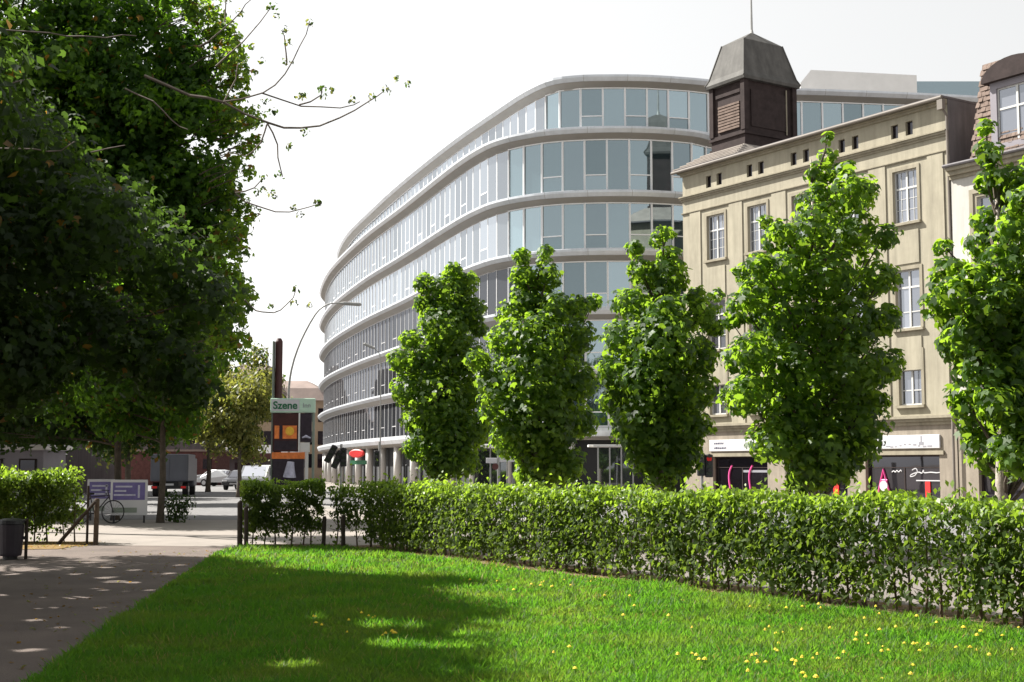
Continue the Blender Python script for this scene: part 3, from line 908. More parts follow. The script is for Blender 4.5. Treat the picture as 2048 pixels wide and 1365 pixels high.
# turret: u -17.7..-15.1, depth 1.6..5.3
cu0, cu1, cy0, cy1 = -17.72, -15.1, 1.6, 5.3
turret = MB().box(cu0, cu1, cy0, cy1, 19.2, 23.3).build('roof_turret', 'timber_dark', tan)
tb = MB()
for z0, z1, d in ((19.4, 19.62, 0.16), (19.62, 20.1, 0.08), (20.1, 20.24, 0.18), (20.24, 20.34, 0.12)):
    tb.box(cu0 - d, cu1 + d, cy0 - d, cy1 + d, z0, z1)
tb.build('plinth', 'timber_dark', turret)
for x in (cu0, cu1):
    for y in (cy0, cy1):
        MB().box(x - 0.16, x + 0.16, y - 0.16, y + 0.16, 20.34, 23.2).build('corner_post', 'timber_dark', turret)
lv = MB()
for k in range(9):
    z = 20.55 + k * 0.17
    lv.box(cu0 + 0.5, cu1 - 0.35, cy0 - 0.10 + 0.02 * (k % 2), cy0 - 0.001, z, z + 0.12)
lv.build('louvres', 'tile_red', turret)
for sgn_, y in ((-1, cy0 - 0.07), ):
    MB().box(cu0 + 0.3, cu1 - 0.3, y, cy0 - 0.002, 22.55, 22.75).build('rail', 'timber_dark', turret)
MB().box(cu1 + 0.002, cu1 + 0.06, cy0 + 0.45, cy1 - 0.45, 20.6, 22.7).build('side_panel', 'timber_dark', turret)
MB().box(cu1 + 0.06, cu1 + 0.10, cy1 - 0.62, cy1 - 0.55, 20.4, 23.0).build('side_batten', 'stucco_trim', turret)
tr = MB()


def rect(d, z):
    return [(cu0 - d, cy0 - d, z), (cu1 + d, cy0 - d, z), (cu1 + d, cy1 + d, z), (cu0 - d, cy1 + d, z)]


tr.loft([rect(0.28, 23.20), rect(0.32, 23.36), rect(0.15, 23.70), rect(-0.38, 25.72), [(cu0 + 1.25, cy0 + 1.75, 26.5), (cu1 - 1.25, cy0 + 1.75, 26.5), (cu1 - 1.25, cy1 - 1.75, 26.5), (cu0 + 1.25, cy1 - 1.75, 26.5)]])
troof = tr.build('turret_roof', 'copper_roof', tan)
for x, y, sx, sy in ((cu0, cy0, -1, -1), (cu1, cy0, 1, -1), (cu1, cy1, 1, 1), (cu0, cy1, -1, 1)):
    MB().tube([(x + sx * 0.32, y + sy * 0.32, 23.36), (x + sx * 0.15, y + sy * 0.15, 23.70), (x - sx * 0.38, y - sy * 0.38, 25.72)], 0.05, 6).build('hip_seam', 'copper_roof', troof)
MB().tube([(-16.41, 3.45, 26.4), (-16.41, 3.45, 26.7), (-16.41, 3.45, 30.5)], [0.14, 0.07, 0.03], 8).build('spire_rod', 'metal_grey', troof)
# drainpipe at the joint with the neighbour
dp = MB()
dp.tube([(-0.02, -0.42, 18.25), (-0.02, -0.40, 17.9), (0.06, -0.14, 17.5), (0.06, -0.12, 4.4), (0.06, -0.36, 4.1), (0.06, -0.36, 0.0)], 0.06, 8)
dp.box(-0.16, 0.14, -0.52, -0.3, 17.75, 18.2)
dp.build('drainpipe', 'gutter', tan)

# ------------------------------------------------------------------ cream neighbour with tiled mansard
crm = thing('cream_apartment_house', 'cream apartment house with red tiled mansard roof and arched dormer beside the tan one', 'building', (19.75, 60.0, 0), FZ)
NW = [(1.55, 3.0, 10.4, 13.5), (5.0, 6.45, 10.4, 13.5), (8.5, 9.95, 10.4, 13.5), (1.55, 3.0, 5.6, 8.7), (5.0, 6.45, 5.6, 8.7), (8.5, 9.95, 5.6, 8.7)]
w = MB()
wall_holes(w, 0.16, 12.0, 3.2, 15.0, NW, -0.12, 0.28)
w.build('wall', 'stucco_cream', crm)
w = MB()
wall_holes(w, 0.16, 12.0, 0.0, 3.2, [(1.18, 5.0, 0.1, 2.2), (6.0, 11.0, 0.1, 2.2)], -0.14, 0.4)
w.build('shop_front_wall', 'stone_base', crm)
MB().box(0.2, 12.0, 0.7, 12.0, 0, 15.0).build('inner_wall', 'core', crm)
for a, b in ((1.18, 5.0), (6.0, 11.0)):
    f = MB().box(a, a + 0.07, 0.05, 0.15, 0.1, 2.2).box(b - 0.07, b, 0.05, 0.15, 0.1, 2.2).box(a + 0.07, b - 0.07, 0.05, 0.15, 2.12, 2.2).box(a + 0.07, b - 0.07, 0.05, 0.15, 0.1, 0.2)
    o = f.build('shop_window', 'timber_dark', crm)
    MB().box(a + 0.07, b - 0.07, 0.09, 0.1, 0.2, 2.12).build('pane', 'glass_shop', o)
MB().box(1.0, 5.4, -0.26, -0.145, 2.42, 3.0, 0.02).build('shop_sign', 'zinc', crm)
for a, b, z0, z1 in NW:
    casement(crm, a, b, z0, z1, 0.06, 0.66)
    s = MB()
    for d0, d1, pr in ((0.0, 0.16, 0.16), (0.16, 0.36, 0.22)):
        s.box(a - d1, a - d0, -pr, -0.122, z0, z1 + d1)
        s.box(b + d0, b + d1, -pr, -0.122, z0, z1 + d1)
        s.box(a - d0, b + d0, -pr, -0.122, z1 + d0, z1 + d1)
    s.build('window_surround', 'stucco_trim', crm)
    MB().box(a - 0.42, b + 0.42, -0.3, -0.122, z0 - 0.16, z0 - 0.01).build('window_sill', 'stucco_trim', crm)
for steps in (((3.2, 3.36, 0.24), (3.36, 3.46, 0.34)), ((14.5, 14.66, 0.22), (14.66, 14.86, 0.36), (14.86, 15.02, 0.5))):
    cn = MB()
    for z0, z1, d in steps:
        cn.box(0.16, 12.0, -d, -0.121, z0, z1)
    cn.build('cornice', 'stucco_trim', crm)
MB().tube([(0.1, -0.55, 15.08), (12.0, -0.55, 15.08)], 0.08, 8).build('gutter', 'zinc', crm)
# flat deck by the party wall, then the tiled mansard
MB().box(0.05, 1.34, -0.4, 8.0, 15.02, 15.1).build('roof_deck', 'zinc', crm)
MB().box(0.003, 0.03, 0.0, 8.0, 15.1, 18.3).build('party_wall_shade', 'zinc', crm)  # dark sheet over the stucco end wall, its shade put into the colour
ms = MB()
ms.add([(1.34, -0.22, 15.05), (12.0, -0.22, 15.05), (12.0, 0.66, 19.6), (1.46, 0.66, 19.6), (1.34, 6, 15.05), (12, 6, 15.05), (12, 6, 20.2), (1.46, 6, 20.2)],
       [(0, 1, 2, 3), (0, 3, 7, 4), (3, 2, 6, 7), (1, 5, 6, 2)])
mans = ms.build('mansard', 'tile_red', crm)
tl = MB()
for r in range(18):
    t = r / 18
    z = 15.08 + 4.5 * t
    y = -0.25 + 0.88 * t
    x = 1.34 + 0.12 * t + (0.11 if r % 2 else 0.0)
    while x < 6.5:
        wd = 0.22
        j = random.uniform(-0.02, 0.035)
        tl.add([(x, y - 0.07 - j, z - 0.02), (x + wd - 0.014, y - 0.07 - j, z - 0.02), (x + wd - 0.014, y + 0.03, z + 0.26), (x, y + 0.03, z + 0.26), (x, y + 0.0, z - 0.02), (x + wd - 0.014, y, z - 0.02)],
               [(0, 1, 2, 3), (0, 4, 5, 1), (0, 3, 4), (1, 5, 2)])
        x += wd
tag(tl.build('roof_tiles', 'tile_red', mans), kind='stuff')
# arched dormer
dm = MB()
wall_holes(dm, 2.5, 5.2, 15.2, 18.35, [(2.82, 4.84, 15.6, 18.05)], -0.24, 0.2)
dm.add([(2.5, -0.24, 15.2), (2.5, 2.0, 15.2), (2.5, 2.0, 18.35), (2.5, -0.24, 18.35)], [(0, 1, 2, 3)])
dm.add([(5.2, -0.24, 15.2), (5.2, -0.24, 18.35), (5.2, 2.0, 18.35), (5.2, 2.0, 15.2)], [(0, 1, 2, 3)])
dorm = dm.build('dormer', 'kiosk_paint', crm)
casement(crm, 2.82, 4.84, 15.6, 18.05, -0.12, 0.62)
arc = [(3.85 - 1.62 * math.cos(a), 18.35 + 0.9 * math.sin(a)) for a in np.linspace(0, math.pi, 15)]
MB().prism(arc[::-1], -0.5, 2.4).build('dormer_roof', 'timber_dark', dorm)
# ------------------------------------------------------------------ buildings further off
far = thing('ochre_corner_building', 'hazy ochre building with rounded brown roofs behind the yellowish tree', 'building', (-34, 190, 0))
MB().box(-7, 7.5, 0, 14, 0, 11.0).build('wall', 'ochre_wall', far)
rf = MB()
rf.loft([[(-7.6, -0.6, 11), (1.2, -0.6, 11), (1.2, 14.5, 11), (-7.6, 14.5, 11)], [(-6.6, 1, 14.0), (0.6, 1, 14.0), (0.6, 13, 14.0), (-6.6, 13, 14.0)], [(-5, 3.5, 16.4), (-1.4, 3.5, 16.4), (-1.4, 11, 16.4), (-5, 11, 16.4)]])
rf.build('roof', 'far_roof', far)
MB().loft([[(1.25, -0.5, 11), (7.9, -0.5, 11), (7.9, 14.4, 11), (1.25, 14.4, 11)], [(1.25, 0.8, 12.8), (6.6, 0.8, 12.8), (6.6, 13, 12.8), (1.25, 13, 12.8)], [(1.25, 3.5, 14.0), (4.6, 3.5, 14.0), (4.6, 10, 14.0), (1.25, 10, 14.0)]]).build('roof', 'far_roof', far)
wm = MB().box(-0.55, 0.55, -0.08, 0.0, 0, 1.9).mesh('window', 'glass_shop')
for z in (1.6, 4.8, 8.0):
    for x in np.arange(-6, 7.4, 1.9):
        link('window', wm, far, (x, -0.01, z))
ch = thing('church_spire', 'pale slender church spire rising far off above the roofs', 'church', (-76.4, 420, 0))
MB().box(-2.2, 2.2, -2.2, 2.2, 0, 29.0).build('tower', 'ochre_wall', ch)
MB().loft([[(1.9 * math.cos(a) * k, 1.9 * math.sin(a) * k, z) for a in np.linspace(0, 2 * math.pi, 8, endpoint=False)] for k, z in ((1.15, 29), (0.9, 30.5), (0.55, 32), (0.28, 34), (0.06, 38.5))]).build('spire', 'far_spire', ch)
dk = thing('shaded_apartment_block', 'shaded grey apartment block standing behind the dark trees', 'building', (-42, 82, 0))
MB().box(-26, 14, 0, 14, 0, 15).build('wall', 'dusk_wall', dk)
MB().loft([[(-26.5, -0.5, 15), (14.5, -0.5, 15), (14.5, 14.5, 15), (-26.5, 14.5, 15)], [(-23, 4, 18.5), (11, 4, 18.5), (11, 10.5, 18.5), (-23, 10.5, 18.5)]]).build('roof', 'far_roof', dk)
wm = MB().box(-0.6, 0.6, -0.06, 0.0, 0, 1.8).mesh('window', 'glass_shop')
wf = MB().box(-0.72, 0.72, -0.12, -0.002, -0.14, -0.02).mesh('window_sill', 'concrete_white')
for z in (1.2, 4.6, 8.0, 11.4):
    for x in np.arange(-7, 13, 2.8):
        wo = link('window', wm, dk, (x, -0.005, z))
        link('window_sill', wf, wo)
gt = thing('grey_townhouse', 'grey townhouse closing the view behind the brick building', 'building', (-37, 146, 0))
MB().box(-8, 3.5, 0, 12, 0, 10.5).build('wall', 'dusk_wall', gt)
MB().prism([(-8.5, 10.5), (4.0, 10.5), (1.5, 13.5), (-6.0, 13.5)], -0.4, 12.4).build('roof', 'far_roof', gt)
for z in (1.0, 4.2, 7.4):
    for x in np.arange(-6.6, 3.2, 2.2):
        link('window', wm, gt, (x, -0.005, z))
for k, (x, y, lb) in enumerate(((-80, 196, 'street house furthest left beyond the dark trees'), (-65, 217, 'street house in the middle of the far row'), (-51, 240, 'street house nearest the ochre building in the far row'))):
    t = thing('street_house', lb, 'house', (x, y, 0), math.radians(-52), 'row of houses along the far street')
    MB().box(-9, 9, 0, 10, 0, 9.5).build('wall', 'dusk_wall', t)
    MB().loft([[(-9.4, -0.4, 9.5), (9.4, -0.4, 9.5), (9.4, 10.4, 9.5), (-9.4, 10.4, 9.5)], [(-7, 4, 12.3), (7, 4, 12.3), (7, 6, 12.3), (-7, 6, 12.3)]]).build('roof', 'far_roof', t)
    for z in (1.0, 4.1, 7.0):
        for u in np.arange(-7.5, 8, 2.5):
            link('window', wm, t, (u, -0.005, z))
bo = thing('brick_outbuilding', 'low dark red brick building at the end of the street', 'building', (-31, 125, 0))
MB().box(-5.5, 3.7, 0, 6, 0, 3.1).build('wall', 'brick', bo)
MB().box(-5.7, 3.9, -0.2, 6.2, 3.1, 3.28).build('roof', 'far_roof', bo)
MB().box(1.2, 1.9, -0.06, 0.0, 0.4, 2.4).build('door', 'concrete_white', bo)
for x in (-1.2, 2.5):
    MB().box(x, x + 0.8, -0.05, 0.0, 1.5, 2.4).build('window', 'glass_shop', bo)
lo = thing('low_shop_pavilion', 'low pavilion with reddish fascia beside the brick building', 'building', (-28, 136, 0))
MB().box(-1.5, 6, 0, 6, 0, 2.5).build('wall', 'dusk_wall', lo)
MB().box(-1.8, 6.4, -0.7, 6.2, 2.5, 3.05).build('fascia', 'brick', lo)
MB().loft([[(-1.8, -0.7, 3.05), (6.4, -0.7, 3.05), (6.4, 6.2, 3.05), (-1.8, 6.2, 3.05)], [(-0.5, 1.5, 3.9), (5, 1.5, 3.9), (5, 4, 3.9), (-0.5, 4, 3.9)]]).build('roof', 'zinc', lo)
MB().box(0.2, 1.8, -0.05, 0, 0.7, 2.1).build('window', 'glass_shop', lo)
ki = thing('street_kiosk', 'pale street kiosk with dark hatch windows behind the far hedge', 'kiosk', (-18.0, 48, 0))
MB().box(-2.2, 1.4, 0, 2.4, 0, 2.25).build('wall', 'kiosk_paint', ki)
MB().box(-2.4, 1.6, -0.35, 2.6, 2.25, 2.45, 0.03).build('roof', 'concrete_white', ki)
for x in (-1.9, -0.65, 0.55):
    fo = MB().box(x, x + 0.62, -0.04, 0.0, 1.05, 1.95).build('window', 'timber_dark', ki)
    MB().box(x + 0.06, x + 0.56, -0.05, -0.041, 1.1, 1.9).build('pane', 'glass_shop', fo)
pb = thing('advertising_pillar', 'pale blue poster pillar behind the far hedge next to the kiosk', 'pillar', (-18.4, 55, 0))
MB().cyl(0, 0, 0, 0.3, 0.32, 20).build('base', 'metal_dark', pb)
MB().cyl(0, 0, 0.3, 2.15, 0.26, 20).build('drum', 'skin_print', pb)
MB().tube([(0, 0, 2.15), (0, 0, 2.25), (0, 0, 2.4)], [0.34, 0.30, 0.05], 20).build('cap', 'concrete_white', pb)

# ------------------------------------------------------------------ trees


def limb(mb, a, b, r0, r1, bend=0.25, n=4, sides=7):
    a, b = Vector(a), Vector(b)
    L = (b - a).length
    off = Vector((random.uniform(-1, 1), random.uniform(-1, 1), random.uniform(-0.2, 0.8))) * L * bend * 0.5
    pts = [a + (b - a) * t + off * math.sin(math.pi * t) * (1 - 0.3 * t) for t in [i / n for i in range(n + 1)]]
    mb.tube(pts, [r0 + (r1 - r0) * i / n for i in range(n + 1)], sides)
    return pts


GAPS = np.array([(-6.8, 21.25, 0.16), (-6.09, 20.58, 0.2), (-5.58, 17.78, 0.14), (-5.95, 17.44, 0.12), (-5.57, 17.44, 0.2), (-5.48, 16.15, 0.14), (-5.18, 14.89, 0.12), (-6.74, 22.62, 0.12), (-5.77, 19.86, 0.2), (-5.42, 21.35, 0.2), (-5.47, 19.69, 0.14), (-5.68, 18.5, 0.3), (-5.19, 18.35, 0.14), (-7.81, 21.25, 0.18), (-6.62, 17.78, 0.16), (-4.68, 14.2, 0.1), (-4.38, 12.47, 0.12), (-4.88, 16.2, 0.1), (-4.9, 18.5, 0.1), (-7.09, 19.69, 0.12), (-6.1, 22.08, 0.12), (-5.64, 23.2, 0.14), (-7.41, 22.62, 0.14), (-7.36, 23.81, 0.12), (-1.35, 14.07, 0.22), (-1.02, 12.53, 0.26), (-0.93, 13.9, 0.15), (-3.58, 21.06, 0.14), (-2.05, 14.65, 0.1), (-1.73, 11.25, 0.2), (-0.56, 12.47, 0.2), (-0.36, 13.37, 0.22), (-0.12, 14.2, 0.25)])          # gaps in the canopy: where flecks of sun reach the ground, and how wide


def crown_obj(name, lobes, per_m2, size, tmpl, mats, split, parent, jitter=0.9, bias=0.35, shell=0.45, rough=0.18, gaps=None):
    P, N = lobe_points(lobes, per_m2, shell, bias, jitter, rough)
    if gaps is not None:
        gx, gy = P[:, 0] + gaps[0] + KX * P[:, 2], P[:, 1] + gaps[1] + KY * P[:, 2]
        d = np.hypot(gx[:, None] - GAPS[None, :, 0], gy[:, None] - GAPS[None, :, 1]) < GAPS[None, :, 2] + 0.03
        P, N = P[~d.any(1)], N[~d.any(1)]
    s = size * RNG.uniform(0.65, 1.25, len(P))
    v, f = leaves(P, N, s, tmpl)
    mi = None
    if split:
        mi = (RNG.random(len(P)) < split).astype(np.int32)
    return tag(link(name, np_mesh(name, v, f, mats, mi), parent), kind='stuff')


def young_tree(X, Y, lobes, label, seed):
    random.seed(seed)
    t = thing('young_maple_tree', label, 'tree', (X, Y, 0), 0, 'young street trees behind the hedge')
    zs = [l[1] for l in lobes]
    top = max(zs)
    L3 = []
    half = max(abs(l[0]) for l in lobes)
    for x, z, r in lobes:
        room = math.sqrt(max(0.05, 1 - (x / (half * 1.15)) ** 2)) * half * (0.75 if z < top - 1.2 else 0.25)
        for sgn in ((-1, 1) if r > 0.22 else (1,)):
            d = sgn * random.uniform(0.2, 0.95) * room
            L3.append((x + random.uniform(-.06, .06), d, z + random.uniform(-.08, .08), r * random.uniform(0.74, 0.98)))
    tk = MB()
    lean = -0.12
    tk.tube([(lean, 0, -0.05), (lean, 0, 0.15), (lean * .6, 0, 1.2), (0, 0, 2.6), (0.05, 0, top * 0.62), (0.0, 0, top - 0.5)], [0.16, 0.12, 0.10, 0.085, 0.05, 0.015], 10)
    trunk = tk.build('trunk', 'bark_pale', t, smooth=True)
    br = MB()
    for x, y, z, r in L3:
        z0 = min(max(0.9, z - 0.5 - abs(x) * 1.1), top - 0.9)
        limb(br, (0.0, 0, z0), (x, y, z), 0.035, 0.008, 0.2, 3, 5)
    tag(br.build('branches', 'bark', t), kind='stuff')
    crown_obj('crown', L3, 92, 0.158, MAPLE, 'leaf_young', 0, t, 0.8, 0.5, 0.35, 0.10)
    return t


YL = ['young maple standing nearest the curved glass facade, leftmost of the row', 'young maple with two tufts on top, second from the far end',
      'young maple in the middle of the row, before the corner of the tan house', 'tallest pointed young maple, standing before the tan house front',
      'young maple cut by the picture edge, before the cream house']
for k, (X, Y, lobes) in enumerate(YOUNG):
    young_tree(X, Y, lobes, YL[k], 40 + k)


def ellip_lobes(n, c, rad, rr, keep=lambda p: True, hollow=0.55, seed=1):
    rg = random.Random(seed)
    out = []
    guard = 0
    while len(out) < n and guard < 20000:
        guard += 1
        d = Vector((rg.gauss(0, 1), rg.gauss(0, 1), rg.gauss(0, 1))).normalized()
        q = rg.uniform(hollow, 1.0)
        p = (c[0] + d.x * rad[0] * q, c[1] + d.y * rad[1] * q, c[2] + d.z * rad[2] * q)
        if p[2] > 2.2 and keep(p):
            out.append((*p, rg.uniform(*rr)))
    return out


def big_tree(label, base, lobes, per_m2, size, tmpl, mats, split, r0, fork, group='old trees shading the path'):
    t = thing('broadleaf_tree', label, 'tree', (base[0], base[1], 0), 0, group)
    L = [(x - base[0], y - base[1], z, r) for x, y, z, r in lobes]
    top = max(l[2] for l in L)
    tk = MB()
    tk.tube([(0, 0, -0.1), (0, 0, 0.25), (0.05, 0, fork * 0.5), (0.0, 0.05, fork), (0.1, 0, fork + (top - fork) * 0.5), (0, 0, top - 0.6)],
            [r0 * 1.45, r0 * 1.1, r0 * 0.95, r0 * 0.85, r0 * 0.45, 0.03], 12)
    tk.build('trunk', 'bark', t, smooth=True)
    br = MB()
    for i, (x, y, z, r) in enumerate(L):
        if i % 2 == 0:
            z0 = min(max(fork * 0.9, z - 0.35 * math.hypot(x, y)), top - 1.5)
            k0 = random.uniform(0.25, 0.6)
            limb(br, (x * k0, y * k0, z0 + (z - z0) * k0 * 0.6), (x, y, z), r0 * 0.16, 0.012, 0.3, 4, 5)
            if i % 8 == 0:
                limb(br, (0, 0, z0), (x * 0.8, y * 0.8, z0 + (z - z0) * 0.6), r0 * 0.34, r0 * 0.14, 0.22, 4, 6)
    tag(br.build('branches', 'bark', t), kind='stuff')
    crown_obj('crown', L, per_m2, size, tmpl, mats, split, t, gaps=base if base[1] < 35 else None)
    return t


def sx(p):
    """Where the shade of a leaf at p falls on the ground."""
    return p[0] + KX * p[2], p[1] + KY * p[2]


def shade_lim(gy):
    """Right-hand edge of the shade on lawn and path."""
    return float(np.interp(gy, [9, 15, 19.3, 25.5], [0.1, 0.0, -1.2, -5.6])) - (0.5 if gy < 16 else 0.75)


def shade_ok(p):
    gx, gy = sx(p)
    return gx < shade_lim(gy) and p[0] < -4.9 and gy < 25.0


near = ellip_lobes(120, (-10.5, 20.5, 7.6), (5.6, 4.6, 6.2), (0.6, 1.0), shade_ok, 0.35, 3)
near += [(-6.2, 20.6, 3.6, 0.8), (-5.4, 20.9, 3.3, 0.7), (-4.9, 21.2, 4.3, 0.65), (-5.6, 21.5, 4.9, 0.8), (-6.4, 22, 5.6, 0.8), (-5.0, 20.8, 2.9, 0.5), (-7.0, 21.5, 4.2, 0.9), (-7.4, 20.2, 3.2, 0.8), (-8.2, 21, 2.9, 0.7)]
off = ellip_lobes(70, (-12.2, 13.8, 7.4), (5.0, 4.4, 5.6), (0.65, 1.05), lambda p: p[0] < -0.40 * p[1] and shade_ok((p[0], p[1], p[2])), 0.4, 5)
rg = random.Random(19)
cnt = 0
while cnt < 185:
    gy, q, H_ = rg.uniform(7.0, 25.1), rg.random() ** 1.3, rg.uniform(4.8, 11.5)
    gx = shade_lim(gy) - q * 6.5
    p = (gx - KX * H_, gy - KY * H_, H_)
    if p[0] / p[1] < -0.26 and math.hypot(p[0] + 11.8, (p[1] - 18.5) * 0.62) < 7.2:
        (near if p[1] > 17.2 else off).append((*p, rg.uniform(0.55, 0.9)))
        cnt += 1
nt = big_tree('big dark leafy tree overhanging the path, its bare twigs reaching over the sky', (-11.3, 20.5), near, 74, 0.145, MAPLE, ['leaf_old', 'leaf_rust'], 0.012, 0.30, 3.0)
for st in TWIGS:
    cs = catmull([Vector(p) for p in st], 0.25)
    n = len(cs)
    r0 = 0.024 if len(st) > 6 else 0.012
    cs = [p + Vector((random.uniform(-.015, .015), random.uniform(-.04, .04), random.uniform(-.015, .015))) for p in cs]
    MB().tube([(p.x + 11.3, p.y - 20.5, p.z) for p in cs], [r0 + (0.006 - r0) * i / (n - 1) for i in range(n)], 6).build('bare_twig', 'bark_twig', nt)
bd = [(x + 11.3, y - 20.5, z, 0.07) for x, y, z in BUDS] + [(x + 11.3 + random.uniform(-.4, .4), y - 20.5, z + random.uniform(-.3, .3), 0.05) for x, y, z in BUDS]
crown_obj('buds', bd, 170, 0.062, OVAL, ['leaf_olive', 'leaf_old'], 0.7, nt)

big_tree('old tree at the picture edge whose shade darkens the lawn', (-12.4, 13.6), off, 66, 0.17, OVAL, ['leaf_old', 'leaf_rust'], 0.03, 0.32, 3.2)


def px_ok(xr, wob=0.0):
    return lambda p: p[0] / p[1] < xr((p[2] - EYE) / p[1])


ED = ([0.04, 0.08, 0.10, 0.124, 0.146, 0.172, 0.20, 0.24, 0.28, 0.31, 0.346, 0.5], [-0.225, -0.206, -0.205, -0.195, -0.212, -0.207, -0.200, -0.194, -0.206, -0.209, -0.226, -0.25])


def edge_ok(p):
    """Crown outline against the sky, leaving the sunny plaza and lawn unshaded."""
    if p[0] / p[1] > float(np.interp((p[2] - EYE) / p[1], *ED)) - 0.5 * 0.7 / p[1] * 1.6:
        return False
    gx, gy = sx(p)
    if -10.5 < gx < -4.6 and 25.6 < gy < 38:
        return False
    on_lawn = (gx - HA.x) * HN.x + (gy - HA.y) * HN.y < 0.2 and gy < 28.3
    hd, hs = (gx - HA.x) * HN.x + (gy - HA.y) * HN.y, (gx - HA.x) * HD.x + (gy - HA.y) * HD.y
    if -1.6 < hd < 1.7 and hs > 0.3:
        return False
    return not on_lawn or gx < shade_lim(gy)


top1 = ellip_lobes(190, (-9.8, 33.8, 9.6), (4.4, 2.6, 6.2), (0.4, 0.8), edge_ok, 0.15, 8)
rg = random.Random(44)
top1 += [(rg.uniform(-16.0, -10.8), rg.uniform(33, 36), rg.uniform(10.5, 16.5), rg.uniform(0.7, 1.1)) for _ in range(46)]
spr = []
for _ in range(120):
    e_ = rg.uniform(0.09, 0.36)
    y_ = rg.uniform(32.6, 35.0)
    p_ = ((float(np.interp(e_, *ED)) + rg.uniform(-0.018, 0.006)) * y_, y_, EYE + e_ * y_)
    if edge_ok((p_[0] - 0.9, p_[1], p_[2])):
        spr.append((*p_, rg.uniform(0.14, 0.34)))
TOP1 = big_tree('tree rising over the far hedge, its lit edge against the sky', (-14.4, 36.0), top1, 44, 0.175, MAPLE, ['leaf_mid', 'leaf_rust'], 0.02, 0.24, 3.4)
crown_obj('edge_sprays', [(x + 14.4, y - 36.0, z, r) for x, y, z, r in spr], 44, 0.15, MAPLE, ['leaf_young', 'leaf_rust'], 0.08, TOP1)
sb_ = MB()
for x, y, z, r in spr:
    limb(sb_, (x + 14.4 - 0.9, y - 36.0, z - 0.35), (x + 14.4, y - 36.0, z), 0.018, 0.006, 0.3, 3, 4)
tag(sb_.build('edge_twigs', 'bark', TOP1), kind='stuff')
mid1 = ellip_lobes(95, (-11.6, 41.2, 5.9), (3.9, 3.0, 3.4), (0.6, 1.0), lambda p: p[0] / p[1] < -0.212, 0.3, 8)
MID1 = ('slim trunked street tree between poster board and truck', (-10.6, 41.0), mid1, 40, 0.20, OVAL, ['leaf_mid', 'leaf_rust'], 0.04, 0.10, 2.6)
mid2 = ellip_lobes(110, (-15.0, 44.0, 8.6), (4.2, 3.4, 6.0), (0.8, 1.3), lambda p: True, 0.3, 9)
rg = random.Random(31)
mid2 += [(rg.uniform(-17.5, -11.0), rg.uniform(42.5, 46), rg.uniform(2.5, 4.6), rg.uniform(0.5, 0.8)) for _ in range(34)]
mid1 += [(rg.uniform(-12.8, -9.4), rg.uniform(40, 42.5), rg.uniform(2.8, 4.2), rg.uniform(0.4, 0.65)) for _ in range(16)]
big_tree(*MID1)
big_tree('tall tree behind the poster boards left of the slim trunked one', (-12.6, 43.2), mid2, 34, 0.24, OVAL, ['leaf_old', 'leaf_rust'], 0.04, 0.12, 2.6)
mid3 = ellip_lobes(110, (-20.5, 47.5, 9.0), (4.6, 3.6, 7.0), (0.9, 1.4), lambda p: True, 0.3, 10)
mid3 += [(rg.uniform(-24, -16), rg.uniform(50.8, 53), rg.uniform(2.3, 4.5), rg.uniform(0.6, 0.95)) for _ in range(36)]
big_tree('broad dark tree above the kiosk', (-19.8, 47.0), mid3, 30, 0.25, OVAL, ['leaf_old', 'leaf_rust'], 0.04, 0.2, 2.6)
mid4 = ellip_lobes(70, (-17.2, 62.0, 6.2), (3.6, 3.0, 3.8), (0.8, 1.2), lambda p: True, 0.3, 12)
big_tree('dark green tree above the parked truck', (-17.6, 62.0), mid4, 26, 0.27, OVAL, ['leaf_old', 'leaf_olive'], 0.2, 0.14, 2.4, 'street trees along the far road')
far1 = ellip_lobes(70, (-15.4, 75.0, 4.6), (2.4, 2.0, 2.6), (0.5, 0.95), lambda p: True, 0.3, 13)
big_tree('yellowish spring tree just before the advertising tower', (-15.1, 75.0), far1, 26, 0.24, OVAL, ['leaf_olive', 'leaf_old'], 0.1, 0.12, 2.0, 'street trees along the far road')
far2 = ellip_lobes(60, (-20.4, 92.0, 6.6), (4.2, 3.0, 4.2), (0.8, 1.3), lambda p: True, 0.3, 14)
big_tree('olive tinted tree in front of the brick building', (-20.6, 92.0), far2, 18, 0.32, OVAL, ['leaf_olive', 'leaf_old'], 0.35, 0.16, 2.6, 'street trees along the far road')
far3 = ellip_lobes(60, (-27, 74, 7), (5, 3.5, 5), (1.0, 1.5), lambda p: True, 0.3, 15)
big_tree('broad tree before the shaded apartment block', (-27, 74), far3, 18, 0.34, OVAL, ['leaf_old', 'leaf_olive'], 0.1, 0.2, 2.6, 'street trees along the far road')

# unseen park trees, added behind the viewpoint to block sky light
for k, (x, y, h, lb) in enumerate(((-9.5, 2.5, 15, 'unseen tree added beside the path behind the viewpoint'), (-3.5, -7.5, 16, 'unseen tree added straight behind the viewpoint'), (5.5, -8.5, 15, 'unseen tree added on the lawn behind the viewpoint'),
                                   (13.5, -5.0, 14, 'unseen tree added on the lawn nearest the hedge behind the viewpoint'), (-17, 9.0, 15, 'unseen tree added on the far side of the path'))):
    lb_ = ellip_lobes(60, (x, y, h * 0.58), (5.4, 4.8, h * 0.42), (1.0, 1.6), lambda p: True, 0.45, 60 + k)
    big_tree(lb, (x, y), lb_, 14, 0.36, OVAL, ['leaf_old', 'leaf_rust'], 0.03, 0.3, 3.0, 'unseen trees added to block sky light')

# ------------------------------------------------------------------ hedges


